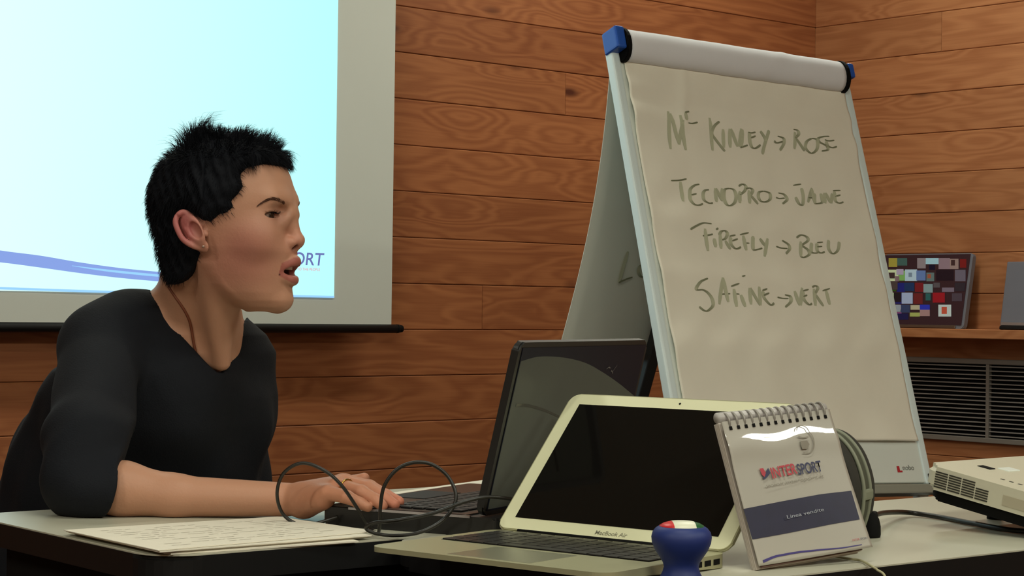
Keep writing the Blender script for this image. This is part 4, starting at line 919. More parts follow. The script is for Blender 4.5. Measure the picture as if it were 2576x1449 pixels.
def np_mesh(name, V, Q, m, parent, smooth=True):
    me = bpy.data.meshes.new(name); nq = len(Q); w_ = Q.shape[1]
    me.vertices.add(len(V)); me.vertices.foreach_set('co', np.asarray(V, np.float32).ravel())
    me.loops.add(nq * w_); me.loops.foreach_set('vertex_index', np.asarray(Q, np.int32).ravel())
    me.polygons.add(nq); me.polygons.foreach_set('loop_start', np.arange(0, nq * w_, w_, dtype=np.int32)); me.polygons.foreach_set('loop_total', np.full(nq, w_, np.int32))
    me.update(calc_edges=True); me.validate()
    if smooth: me.polygons.foreach_set('use_smooth', [True] * len(me.polygons))
    return link(name, me, m, parent)
def axis(*segs):                        # (start, end, step) pieces
    o = [segs[0][0]]
    for a, b, h in segs:
        n = max(1, int(round((b - a) / h))); o += list(a + (b - a) * np.arange(1, n + 1) / n)
    return np.array(o)
def sstep(x, a, b): t = np.clip((x - a) / (b - a), 0, 1); return t * t * (3 - 2 * t)

# head frame: d forward (face), l toward the camera (her right side), z up
PSI = math.radians(12.0); HO = at(560, 590, 2.47)
hd = np.array([math.cos(PSI), -math.sin(PSI), 0]); hl = np.array([-math.sin(PSI), -math.cos(PSI), 0]); hz = np.array([0, 0, 1.0]); HX = (hd, hl, hz)
def hab(x, y, c=0.0): P = on_plane(x, y, hl, HO + hl * c); q = P - HO; return q @ hd, q @ hz
def hp(x, y, c=0.0): P = on_plane(x, y, hl, HO + hl * c); return P
def hm(x, y, c): a, b = hab(x, y, 0.0); return HO + hd * a + hz * b + hl * c          # position given at the midline, then moved sideways
tabs = [(352,600,16,575,36),(362,645,38,575,50),(376,676,50,575,58),(392,696,57,575,62),(420,712,63,575,62),(440,719,65.5,575,62),(467,726,67,575,62),(495,732,67.5,575,62),(513,734,67,575,62),(531,732,66.5,575,62),(553,730,66.5,575,62),(578,729,66.5,575,62),
 (600,731,65.5,575,62),(612,735,64.5,576,62),(624,740,63.5,577,62),(634,742,62,578,61),(645,741,60,580,60),(665,738,57,582,56),(690,735,52.5,588,52),(715,731,47,600,47),(735,728,42,618,46),(755,727,35,636,46),(770,718,27,650,44),(780,706,19,658,40),(790,690,14,662,30)]
tb = np.array([hab(560, t[0])[1] for t in tabs])[::-1]; tA = np.array([hab(t[1], t[0])[0] for t in tabs])[::-1]; tW = np.array([t[2] / 1000 for t in tabs])[::-1]
tC = np.array([hab(t[3], t[0])[0] for t in tabs])[::-1]; tB = np.array([t[4] * 5.09e-4 for t in tabs])[::-1]
bot = hab(690, 784)[1]; topb = hab(690, 354)[1]
def headlocal(X, Y, Z):
    x, y, z = X - HO[0], Y - HO[1], Z - HO[2]
    return x * hd[0] + y * hd[1] + 0 * z, z + 0 * x + 0 * y, x * hl[0] + y * hl[1] + 0 * z
def facefield(X, Y, Z):
    a, b, c = headlocal(X, Y, Z); A = np.interp(b, tb, tA); Wc = np.interp(b, tb, tW); C = np.interp(b, tb, tC); Bk = np.interp(b, tb, tB)
    la = np.where(a > C, A - C, Bk); p = 2.25
    g = ((np.abs(a - C) / la) ** p + (np.abs(c) / Wc) ** p) ** (1 / p)
    f = (g - 1) * np.minimum(la, Wc) * 0.95
    return np.maximum(np.maximum(f, (bot - b) * 0.9), b - topb)
def cranfield(X, Y, Z):
    a, b, c = headlocal(X, Y, Z); ca, cb_ = hab(558, 508); a = a - ca; b = b - cb_
    q = (a / 0.087) ** 2 + (b / 0.0765) ** 2 + (c / 0.073) ** 2; q2 = (a / .087 ** 2) ** 2 + (b / .0765 ** 2) ** 2 + (c / .073 ** 2) ** 2
    k0 = np.sqrt(q); return k0 * (k0 - 1) / (np.sqrt(q2) + 1e-6)
# torso frame
DA = math.radians(31.0); Df = np.array([math.cos(DA), -math.sin(DA), 0]); Dl = np.array([-math.sin(DA), -math.cos(DA), 0])   # Dl: toward her right arm
rows = [(800, 490, 2.590, .060, .075), (840, 480, 2.595, .085, .115), (885, 455, 2.605, .108, .145), (930, 420, 2.615, .128, .160), (990, 400, 2.625, .146, .165), (1060, 372, 2.635, .160, .165), (1180, 338, 2.66, .172, .170), (1300, 310, 2.68, .178, .175), (1500, 262, 2.70, .165, .18), (1760, 215, 2.72, .12, .17)]
rz = np.array([at(r[1], r[0], r[2])[2] for r in rows])[::-1]; rx = np.array([at(r[1], r[0], r[2])[0] for r in rows])[::-1]; ry = np.array([r[2] for r in rows])[::-1]
rd = np.array([r[3] for r in rows])[::-1]; rw_ = np.array([r[4] for r in rows])[::-1]
def torsofield(off, zt=99):
    def f(X, Y, Z):
        cx = np.interp(Z, rz, rx); cyy = np.interp(Z, rz, ry); hd_ = np.interp(Z, rz, rd) - off; hw = np.interp(Z, rz, rw_) - off
        x = X - cx; y = Y - cyy; u = x * Df[0] + y * Df[1]; v = x * Dl[0] + y * Dl[1]
        g = ((np.abs(u) / hd_) ** 2.2 + (np.abs(v) / hw) ** 2.2) ** (1 / 2.2); g = (g - 1) * np.minimum(hd_, hw)
        return np.maximum(g, np.maximum((rz[0] + .02) - Z, (Z - (rz[-1] + 0.005)) * 0.8))
    return f
SHR = at(256, 872, 2.485); SHL = at(578, 897, 2.74); ELB = at(207, 1222, 2.285); WRI = at(722, 1258, 2.283)
ELB[2] = max(ELB[2], 0.750 + 0.037); WRI[2] = max(WRI[2], 0.7505 + .0205)
LEL = SHL + np.array([0.035, 0.0, -0.27]) ; LEL[0] = at(622, 1250, 2.74)[0]; LWR = LEL + np.array([0.16, -0.17, -0.13]) 

# --- skin
sk = Field(axis((-0.66, -0.515, .006), (-0.515, -0.285, .0016), (-0.285, -0.105, .0016)), axis((2.12, 2.17, .004), (2.17, 2.33, .0016), (2.33, 2.375, .0022), (2.375, 2.57, .0016), (2.57, 2.80, .006)),
           axis((0.60, 0.748, .006), (0.748, 0.83, .0015), (0.83, 0.93, .004), (0.93, 1.155, .0015), (1.155, 1.24, .003)))
lo, hi = HO - np.array([.14, .14, .16]), HO + np.array([.14, .14, .16])
sk.op(cranfield, lo, hi, 'add', 0.0); sk.op(facefield, lo, hi, 'add', 0.018)
# brow, cheeks, chin
for s in (-1, 1):
    sk.ell(hm(668, 598, s * .040), HX, (.022, .018, .020), 'add', .022)
    sk.cap(hm(717, 511, s * .014), hm(708, 504, s * .036), .0055, .0055, 'add', .02)
sk.ell(hm(706, 757, 0), HX, (.0120, .015, .0125), 'add', .014)
# eye sockets, eyeballs with lids
EY = [hm(687, 544, s * .0315) for s in (-1, 1)]
for s, e in zip((-1, 1), EY):
    sk.ell(hm(728, 536, s * .029), HX, (.0075, .0150, .0065), 'sub', .012)
    sk.ell(e + hd * .0008, HX, (.0132, .0136, .0130), 'add', .007)
    sk.cap(hm(735, 542, s * .009), hm(722, 558, s * .016), .004, .006, 'add', .014)
# nose
sk.cap(hm(731, 531, 0), hm(733.5, 566, 0), .0058, .0064, 'add', .010)
sk.cap(hm(733.5, 566, 0), hm(747, 602, 0), .0064, .0092, 'add', .008)
sk.ell(hm(748.5, 606, 0), HX, (.0085, .0088, .0078), 'add', .004)
for s in (-1, 1):
    sk.ell(hm(735, 611, s * .0108), HX, (.0088, .0062, .0066), 'add', .005)
sk.cap(hm(750, 614, 0), hm(738, 627, 0), .0042, .0050, 'add', .005)
for s in (-1, 1): sk.ell(hm(742, 620, s * .0072), HX, (.0056, .0030, .0040), 'sub', .002)
# lips and mouth
for s in (-1, 1):
    up = [hm(703, 680, s * .0235), hm(725, 670, s * .0165), hm(740, 660, s * .008), hm(744.5, 657, 0)]
    for a, b, r0, r1 in zip(up[:-1], up[1:], (.0024, .0036, .0042), (.0036, .0042, .0042)): sk.cap(a, b, r0, r1, 'add', .0070)
    dn = [hm(703, 682, s * .0235), hm(720, 698, s * .0165), hm(734, 704, s * .008), hm(738.5, 705, 0)]
    for a, b, r0, r1 in zip(dn[:-1], dn[1:], (.0024, .0040, .0048), (.0040, .0048, .0048)): sk.cap(a, b, r0, r1, 'add', .0060)
sk.ell(hm(732, 682, 0), HX, (.0175, .0200, .0056), 'sub', .003)
# eye openings
for s, e in zip((-1, 1), EY):
    od = hd * .90 + hl * s * .436; ol = np.cross(hz, od); sk.ell(e + od * .0125 - hz * .0004, (od, ol, hz), (.0070, .0128, .0040), 'sub', .0010)
# neck, shoulders, chest
N1 = at(515, 670, 2.495); N2 = at(492, 850, 2.565)
sk.cap(N1, N2, .050, .057, 'add', .020)
sk.cap(at(505, 640, 2.50), at(488, 770, 2.57), .036, .044, 'add', .03)
sk.cap(at(520, 655, 2.435), at(560, 912, 2.50), .012, .010, 'add', .018)
sk.cap(at(572, 710, 2.46), at(545, 880, 2.53), .018, .016, 'add', .03)
TP1, TP2 = at(432, 808, 2.555), at(318, 834, 2.515)
sk.cap(TP1, TP2, .036, .040, 'add', .03); sk.cap(TP2, SHR, .040, .045, 'add', .03); sk.cap(at(520, 870, 2.60), SHL, .042, .038, 'add', .03)
sk.op(torsofield(.009), (-.75, 2.3, .60), (-.2, 2.9, 1.03), 'add', .028)
# right arm, inside the sleeve and out of it
sk.cap(SHR, ELB, .044, .029, 'add', .02)
FM = ELB * 0.55 + WRI * 0.45; FM[2] = 0.7508 + .0235
F1 = ELB * 0.80 + WRI * 0.20; F1[2] = 0.7508 + .031
sk.cap(ELB, F1, .029, .0315, 'add', .012); sk.cap(F1, FM, .0315, .0245, 'add', .01)
sk.cap(FM, WRI + [0, 0, .0006], .0245, .0198, 'add', .012)
# hand
K = dict(i=at(868, 1213, 2.262), m=at(862, 1214, 2.243), r=at(850, 1222, 2.226), p=at(826, 1240, 2.206))
W1 = WRI + np.array([0.02, -.008, .002])
for q, r0, r1 in (('i', .0165, .0100), ('m', .0165, .0105), ('r', .0160, .0100), ('p', .0160, .0095)): sk.cap(W1, K[q], r0, r1, 'add', .010)
sk.cap(at(765, 1266, 2.262), at(815, 1258, 2.215), .0165, .0110, 'add', .012)
FG = [[K['i'], at(930, 1226, 2.246), at(972, 1248, 2.228), at(1004, 1262, 2.214)], [K['m'], at(926, 1229, 2.222), at(968, 1254, 2.204), at(992, 1270, 2.196)],
      [K['r'], at(908, 1238, 2.200), at(946, 1259, 2.190), at(962, 1273, 2.184)], [K['p'], at(872, 1250, 2.186), at(906, 1266, 2.182), at(925, 1276, 2.180)]]
FR = [(.0098, .0086, .0076, .0062), (.0102, .0088, .0078, .0064), (.0098, .0084, .0074, .0062), (.0090, .0076, .0066, .0056)]
for P_, R_ in zip(FG, FR):
    fF = Field(sk.x, sk.y, sk.z) if False else None
    for a, b, r0, r1 in zip(P_[:-1], P_[1:], R_[:-1], R_[1:]): sk.cap(a, b, r0, r1, 'add', .0025)
TH_ = [at(765, 1246, 2.293), at(835, 1232, 2.292), at(885, 1216, 2.287), at(916, 1203, 2.283)]
for a, b, r0, r1 in zip(TH_[:-1], TH_[1:], (.0150, .0100, .0085), (.0100, .0085, .0066)): sk.cap(a, b, r0, r1, 'add', .006)
# left arm hangs down beside the chest
sk.cap(SHL, LEL, .040, .033, 'add', .02)
# ears
for s in (-1, 1):
    def ep(x, y, c): a, b = hab(515 + (x - 515) * .90 - 2, 590 + (y - 590) * .93, .078); return HO + hd * a + hz * b + hl * s * c
    u_ = np.array(ep(515, 632, 0)) - np.array(ep(455, 535, 0)); u_ /= np.linalg.norm(u_)
    oz = hl * s; fl = (oz * 0.88 - hd * 0.47); v_ = np.cross(u_, fl); v_ /= np.linalg.norm(v_); fl = np.cross(u_, v_)
    sk.ell(ep(482, 580, .0790), (u_, v_, fl), (.0258, .0172, .0060), 'add', .004)
    hx = [ep(505, 566, .073), ep(489, 548, .077), ep(465, 530, .082), ep(450, 537, .085), ep(443, 556, .087), ep(450, 580, .087), ep(463, 604, .085), ep(484, 620, .081), ep(506, 627, .077)]
    hx = catmull(hx, 4)
    for a, b in zip(hx[:-1], hx[1:]): sk.cap(a, b, .0029, .0029, 'add', .0022)
    sk.ell(ep(511, 621, .0755), (u_, v_, fl), (.0085, .0080, .0042), 'add', .003)
    ah = [ep(474, 556, .0815), ep(470, 575, .0825), ep(481, 595, .0815), ep(499, 604, .079)]
    for a, b in zip(ah[:-1], ah[1:]): sk.cap(a, b, .0022, .0026, 'add', .0025)
    sk.ell(ep(497, 579, .0845), (u_, v_, fl), (.0115, .0070, .0050), 'sub', .003)
    sk.ell(ep(461, 560, .0875), (u_, v_, fl), (.0120, .0020, .0026), 'sub', .0025)
    sk.ell(ep(515, 586, .0745), (u_, v_, fl), (.0055, .0036, .0040), 'add', .003)
sk.op(lambda X, Y, Z: (0.7506 - Z) + 0 * X + 0 * Y, (-.58, 2.1, .70), (-.1, 2.36, .80), 'int')
Vs, Qs = sk.mesh(); del sk
# keep the skin inside the garments from poking out: pull hidden parts in happens through the field offsets above
person = thing('person', 'seated woman with short dark hair in a black top, leaning forward and typing', 'person', frame(np.array([-.55, 2.68, 0]), Df))
PM = np.array(person.matrix_world.inverted())
def pl(P): P = np.asarray(P, float); return P @ PM[:3, :3].T + PM[:3, 3]
M_SKIN = vcol_mat('skin', 0.5, 0.35, sss=0.12, bump=0.12, bscale=350)
body = np_mesh('body', pl(Vs), Qs, M_SKIN, person)
a = (Vs - HO) @ hd; b = (Vs - HO) @ hz; c = (Vs - HO) @ hl
def blob(x, y, cc, ra, rb, rc): A, B = hab(x, y, 0); return np.exp(-(((a - A) / ra) ** 2 + ((b - B) / rb) ** 2 + ((np.abs(c) - cc) / rc) ** 2))
base = np.array(rgb(188, 140, 114)[:3]); col = np.tile(base, (len(Vs), 1))
def mixc(w_, c2): global col; c2 = np.array(rgb(*c2)[:3]); col = col * (1 - w_[:, None]) + c2 * w_[:, None]
onhead = (Vs[:, 2] > .90).astype(float)
mixc(0.55 * np.clip(blob(655, 625, .055, .04, .035, .04), 0, 1), (172, 100, 94))
mixc(0.45 * np.clip(blob(745, 610, 0, .02, .02, .02), 0, 1), (186, 110, 96))
mixc(0.5 * blob(620, 680, .05, .05, .03, .04), (178, 114, 100))
earw = np.clip(blob(508, 580, .084, .030, .036, .012) * 1.4, 0, 1); mixc(0.75 * earw, (176, 92, 100))
mixc(0.5 * np.clip(blob(722, 548, .031, .014, .010, .020), 0, 1), (140, 92, 80))
# lips
A1, B1 = hab(744, 657, 0); A2, B2 = hab(738, 705, 0); Am, Bm = hab(703, 681, 0)
t_ = np.clip((a - Am) / (A1 - Am), 0, 1.3); upc = Bm + (B1 - Bm) * t_ + 0.000; dnc = Bm + (B2 - Bm) * t_
tc_ = np.clip(t_, 0, 1); inw = sstep(a, Am - .0045, Am - .002) * (np.abs(c) < .027) * sstep(upc + .0016 + .0030 * tc_ - b, 0, .0022) * sstep(b - (dnc - .0016 - .0036 * tc_), 0, .0022); inl = inw > .3
mixc(inw * 0.7, (152, 72, 72))
lipfront = inl & (a < np.interp(b, [B2 - .005, B2, Bm, B1, B1 + .005], [A2 - .004, A2 - .004, Am + .006, A1 - .004, A1 - .004])) & (np.abs(b - Bm) < .0065)
mixc(lipfront * 0.9, (52, 20, 20))
An, Bn = hab(742, 620, 0); mixc(np.clip(1.5 * np.exp(-(((a - An) / .006) ** 2 + ((b - Bn) / .0042) ** 2 + ((np.abs(c) - .0072) / .0032) ** 2)), 0, 1) * .8, (70, 30, 26))
handw = sstep(Vs[:, 0], -.30, -.22) * (Vs[:, 2] < .84); mixc(handw * 0.45, (200, 128, 98))
tipw = handw * sstep(Vs[:, 0], -.155, -.125); mixc(tipw * 0.4, (206, 112, 92))
set_tint(body, col)

# --- eyes, teeth, brows, lashes
M_EYE = vcol_mat('eye', 0.12, 0.6)
for s, e in zip((-1, 1), EY):
    bm = bmesh.new(); bmesh.ops.create_uvsphere(bm, u_segments=32, v_segments=24, radius=.0122)
    gz = hd * 0.97 - hz * 0.10 + hl * 0.10; gz /= np.linalg.norm(gz)
    Vv = np.array([v.co[:] for v in bm.verts]); o = from_bm('eye', bm, M_EYE, person, True); o.location = tuple(pl(e))
    d_ = (Vv / .0122) @ (PM[:3, :3] @ gz)
    cc = np.tile(np.array(rgb(150, 134, 126)[:3]), (len(Vv), 1)); cc[d_ > .80] = rgb(44, 32, 26)[:3]; cc[d_ > .955] = rgb(10, 8, 8)[:3]; set_tint(o, cc)
V = []; Fc = []; N_ = 24
for i in range(N_ + 1):
    cc = -.017 + .034 * i / N_; aa = -(cc / .017) ** 2 * .010
    for (da, db) in ((0, .0052), (.0006, .002), (.0002, -.0035), (-.003, -.0035), (-.003, .0052)): V.append(pl(hm(733, 672, 0) + hd * (aa + da + .0004 * math.cos(cc * 900)) + hz * db + hl * cc))
for i in range(N_):
    for k in range(5): l = (k + 1) % 5; Fc.append((i * 5 + k, (i + 1) * 5 + k, (i + 1) * 5 + l, i * 5 + l))
mesh('teeth', V, Fc, mat('tooth_enamel', rgb(214, 200, 184), 0.3), person, True)
M_HAIR = mat('dark_hair', rgb(16, 18, 24), 0.75, spec=0.12)
M_BROW = mat('brow_hair', rgb(98, 66, 54), 0.7, spec=0.2)
def ribbons(name, segs, m, parent):      # segs: list of (points array n x 3, width)
    V = []; Q = []; k = 0
    for P_, wd in segs:
        n = len(P_); t = P_[-1] - P_[0]; sd = np.cross(t, np.random.randn(3)); sd /= np.linalg.norm(sd) + 1e-9
        for i in range(n): ww = wd * (1 - 0.85 * i / (n - 1)); V.append(P_[i] + sd * ww); V.append(P_[i] - sd * ww)
        Q += [(k + 2 * i, k + 2 * i + 1, k + 2 * i + 3, k + 2 * i + 2) for i in range(n - 1)]; k += 2 * n
    return np_mesh(name, pl(np.array(V)), np.array(Q), m, parent, False)
rs = np.random.RandomState(5)
from mathutils.bvhtree import BVHTree
bvh = BVHTree.FromPolygons([tuple(v) for v in Vs], [tuple(q) for q in Qs[((Vs[Qs[:, 0], 2] > .95))]] )
def toskin(P, off=0.0):                  # nearest skin point, moved outward
    loc, nrm_, _, _ = bvh.find_nearest(Vector(P)); nn = np.array(nrm_)
    return np.array(loc) + nn * off, nn
for s in (-1, 1):
    def bp(x, y, c): return hm(x, y, s * c)
    path = []
    for x, y in catmull([(716, 514), (701, 504), (685, 500.5), (668, 505), (652, 514)], 12):
        d = ray(x, y); d /= np.linalg.norm(d); h_ = bvh.ray_cast(Vector(CAM + d * 2.0), Vector(d), 1.0)[0]; p = np.array(h_)
        if s < 0: p = p - 2 * hl * ((p - HO) @ hl)
        path.append(p)
    path = [toskin(p)[0] for p in path] if s < 0 else path; segs = []
    for i in range(420):
        f = rs.rand(); i0 = min(int(f * (len(path) - 1)), len(path) - 2); p = path[i0] + (path[i0 + 1] - path[i0]) * rs.rand(); t = path[i0 + 1] - path[i0]; t /= np.linalg.norm(t)
        p = p + hz * rs.uniform(-.0024, .0024) * (1 - .6 * f); q, nn = toskin(p); d = t * 0.8 + hz * 0.35 * (1 - 1.4 * f); d = d - nn * (d @ nn) + nn * .10; L_ = .0055
        segs.append((np.array([q - nn * .0002, q + d * L_ * .5 + nn * .0007, q + d * L_ + nn * .0003]), .00022))
    tag(ribbons('eyebrow', segs, M_BROW, person), kind='stuff')
    segs = []; e = EY[(s + 1) // 2]; od = hd * .90 + hl * s * .436; ol = np.cross(hz, od)
    for i in range(60):
        th = -1.0 + 2.0 * i / 59; o_ = od * math.cos(th) + ol * math.sin(th); r0 = e + o_ * .0126 + hz * (.0040 * math.cos(th * 1.2)); L_ = .0075
        segs.append((np.array([r0, r0 + o_ * L_ * .6 - hz * .0008, r0 + o_ * L_ + hz * .0022]) + rs.randn(3) * .0003, .00030))
    for i in range(30):
        th = -.9 + 1.8 * i / 29; o_ = od * math.cos(th) + ol * math.sin(th); r0 = e + o_ * .0128 - hz * .0044 * math.cos(th * 1.2); segs.append((np.array([r0, r0 + o_ * .003 - hz * .001, r0 + o_ * .005 - hz * .001]), .0002))
    tag(ribbons('eyelashes', segs, M_HAIR, person), kind='stuff')

# --- hair
hp_px = [(800, 424), (738, 424), (713, 423), (681, 414), (645, 411), (612, 424), (602, 441), (610, 470), (598, 492), (584, 506), (588, 522), (572, 538), (553, 543), (534, 561), (514, 556), (498, 542), (470, 530), (456, 545), (452, 575), (468, 608), (498, 636),
         (488, 655), (470, 682), (448, 702), (430, 712), (405, 716), (300, 716), (300, 250), (800, 250)]
HPOLY = np.array([hab(x, y, .066) for x, y in hp_px])
HF = Field(axis((HO[0] - .125, HO[0] + .115, .0024)), axis((HO[1] - .115, HO[1] + .115, .0024)), axis((HO[2] - .085, HO[2] + .15, .0024)))
X, Y, Z = HF.grid((slice(None),) * 3)
a_, b_, c_ = headlocal(X, Y, Z)
d1 = cranfield(X, Y, Z); d2 = facefield(X, Y, Z); h = np.clip(.5 + .5 * (d1 - d2) / .018, 0, 1); dh = d1 * (1 - h) + d2 * h - .018 * h * (1 - h)
nA = np.interp(b_, [hab(515, 714)[1], hab(495, 640)[1]], [hab(512, 714)[0], hab(492, 640)[0]])
nk = np.sqrt((a_ - nA) ** 2 + (c_ * .8) ** 2) - .041; nk = np.maximum(nk, b_ - hab(460, 600, 0)[1]); h = np.clip(.5 + .5 * (dh - nk) / .02, 0, 1); dh = dh * (1 - h) + nk * h - .02 * h * (1 - h)
tb_ = .0045 + .0045 * sstep(b_, hab(500, 640, 0)[1], hab(500, 480, 0)[1]) - .0035 * sstep(b_, hab(500, 420, 0)[1], hab(500, 365, 0)[1])
A2d = a_ + 0 * b_; B2d = b_ + 0 * a_
# signed distance to the hairline polygon on a 2-d table
ga = np.linspace(-.16, .16, 321); gb = np.linspace(-.12, .19, 311); GA, GB = np.meshgrid(ga, gb, indexing='ij'); dist = np.full(GA.shape, 9.0); inside = np.zeros(GA.shape, bool)
for i in range(len(HPOLY)):
    p, q = HPOLY[i], HPOLY[(i + 1) % len(HPOLY)]; e = q - p; wx_, wy_ = GA - p[0], GB - p[1]; t = np.clip((wx_ * e[0] + wy_ * e[1]) / (e @ e), 0, 1)
    dist = np.minimum(dist, (wx_ - e[0] * t) ** 2 + (wy_ - e[1] * t) ** 2)
    cnd = (p[1] > GB) != (q[1] > GB); xi = (q[0] - p[0]) * (GB - p[1]) / (q[1] - p[1] + 1e-12) + p[0]; inside ^= cnd & (GA < xi)
dist = np.sqrt(dist); dist[inside] *= -1
def polyd(a, b):
    i = np.clip(((a + .16) / .001).astype(int), 0, 320); j = np.clip(((b + .12) / .001).astype(int), 0, 310); return dist[i, j]
pd = polyd(np.broadcast_to(a_, dh.shape), np.broadcast_to(b_, dh.shape))
th = tb_ * np.clip(-pd / .012, 0, 1) ** .6
nz_ = .0010 * np.sin(a_ * 170 + 60 * c_ + 3 * np.sin(b_ * 90)) * np.sin(c_ * 140 + 40 * b_) + .0012 * np.sin(a_ * 420 + 190 * b_) 
HF.D[...] = np.maximum(dh - th + nz_ * np.clip(-pd / .015, 0, 1), pd + .0005)
Vh, Qh = HF.mesh(); del HF
hair = np_mesh('hair', pl(Vh), Qh, M_HAIR, person)
# strands
fn = np.cross(Vh[Qh[:, 2]] - Vh[Qh[:, 0]], Vh[Qh[:, 3]] - Vh[Qh[:, 1]]); ar = np.linalg.norm(fn, axis=1) + 1e-12; fn /= ar[:, None]; fc_ = Vh[Qh].mean(1)
aa = (fc_ - HO) @ hd; bb_ = (fc_ - HO) @ hz; outv = fn
ok = (polyd(aa, bb_) < -.001) & (np.einsum('ij,ij->i', fc_ - hm(560, 510, 0), fn) > 0)
idx = np.where(ok)[0]; pr = ar[idx] / ar[idx].sum()
NS = 23000; pick = rs.choice(idx, NS, p=pr); clump = rs.choice(idx, 170, p=pr); cpos = fc_[clump]; crand = rs.randn(170, 3); clen = rs.uniform(.6, 1.4, 170)
segs = []; w0 = hab(560, 590, 0)
for n_ in range(NS):
    f = pick[n_]; p = fc_[f] + rs.randn(3) * .0012; nn = fn[f]; A_, B_ = aa[f], bb_[f]; ci = np.argmin(((cpos - p) ** 2).sum(1))
    xpx = 560 + A_ / 5.09e-4; ypx = 590 - B_ / 5.09e-4
    top = float(sstep(np.array(B_), hab(500, 455, 0)[1], hab(500, 365, 0)[1]))
    L_ = .0065 + .0035 * top
    L_ += .027 * top * math.exp(-((xpx - 505) / 36) ** 2) + .014 * top * math.exp(-((xpx - 648) / 42) ** 2)
    L_ += .007 * top * math.exp(-((xpx - 700) / 28) ** 2)
    fb_ = 0.25 if xpx > 600 else (-0.15 if xpx < 545 else 0.1)
    comb = (hd * (0.75 * fb_) + hz * 0.35) * top + (-hz * 0.9 - hd * 0.35) * (1 - top)
    if xpx > 600 and ypx > 380: comb = comb + hd * .25 - hz * .5
    if polyd(np.array([A_]), np.array([B_]))[0] > -.007 and xpx > 525 and ypx > 405: comb = hd * .7 - hz * .6; L_ = .011
    d = comb + nn * (0.10 + 0.60 * top) + crand[ci] * (.12 + .16 * top) + rs.randn(3) * .08; d /= np.linalg.norm(d)
    pdv = polyd(np.array([A_]), np.array([B_]))[0]
    L_ *= clen[ci] * rs.uniform(.6, 1.1) * (0.6 + .4 * min(1, -pdv / .02)) 
    if xpx < 560 and ypx < 360: bend = hd * .5 - hz * .35
    else: bend = -hz * .35 + comb * .3
    P_ = np.array([p - nn * .002, p + d * L_ * .4, p + (d + bend * .35) * L_ * .75, p + (d + bend * .8) * L_])
    segs.append((P_, rs.uniform(.00020, .00042)))
tag(ribbons('hair_strands', segs, M_HAIR, hair), kind='stuff')

# --- black top
M_TOP = mat('black_jersey', rgb(18, 21, 28), 0.85, spec=0.25, noise=0.12, nscale=60, bump=0.25, bscale=500)
sw = Field(axis((-0.86, -0.25, .0036)), axis((2.20, 2.93, .0040)), axis((0.42, 1.03, .0036)))
sw.op(torsofield(0.0), (-.95, 2.2, .35), (-.1, 3.0, 1.03), 'add', 0.0)
TPs = .0075
sw.cap(TP1, TP2, .036 + TPs, .040 + TPs, 'add', .03); sw.cap(TP2, SHR, .040 + TPs, .052, 'add', .03); sw.cap(at(520, 870, 2.60), SHL, .042 + TPs, .045, 'add', .03)
# bust
bc = at(520, 1010, 2.56); sw.ell(bc + Dl * .05, (Df, Dl, hz), (.050, .055, .055), 'add', .05); sw.ell(at(580, 1020, 2.64), (Df, Dl, hz), (.034, .045, .06), 'add', .05)
nk_ = sw.D.copy()
sw.cap(SHR, ELB + np.array([0, .03, .05]), .050, .049, 'add', .022); sw.cap(ELB + np.array([0, .03, .05]), ELB + np.array([.0, 0, .002]), .049, .046, 'add', .016)
CUF = ELB + (WRI - ELB) * 0.27; CUF[2] = ELB[2] + .002
sw.cap(ELB + np.array([0, 0, -.003]), CUF + np.array([.03, 0, -.003]), .0440, .0405, 'add', .012)
# cuff cut plane
c1, c2, c3 = at(304, 1155, 2.27), at(262, 1304, 2.27), at(304, 1155, 2.32); cn = np.cross(c2 - c1, c3 - c1); cn /= np.linalg.norm(cn); cn = cn if cn[0] > 0 else -cn
sw.op(lambda X, Y, Z: np.where(Y + 0 * X + 0 * Z < 2.36, (X - c1[0]) * cn[0] + (Y - c1[1]) * cn[1] + (Z - c1[2]) * cn[2], -1.0), (-.48, 2.2, .70), (-.2, 2.36, .86), 'int')
sw.cap(SHL, LEL, .047, .040, 'add', .02)
# folds
def folds(X, Y, Z):
    u = X * Df[0] + Y * Df[1]; v = X * Dl[0] + Y * Dl[1]
    return 0.0028 * np.sin(46 * Z + 22 * u + 3 * np.sin(14 * v)) * sstep(-Z, -.97, -.88) + .0022 * np.sin(75 * u - 38 * Z + 2 * np.sin(30 * v)) * sstep(-Z, -.93, -.84)
X, Y, Z = sw.grid((slice(None),) * 3); sw.D += folds(X, Y, Z).astype(np.float32)
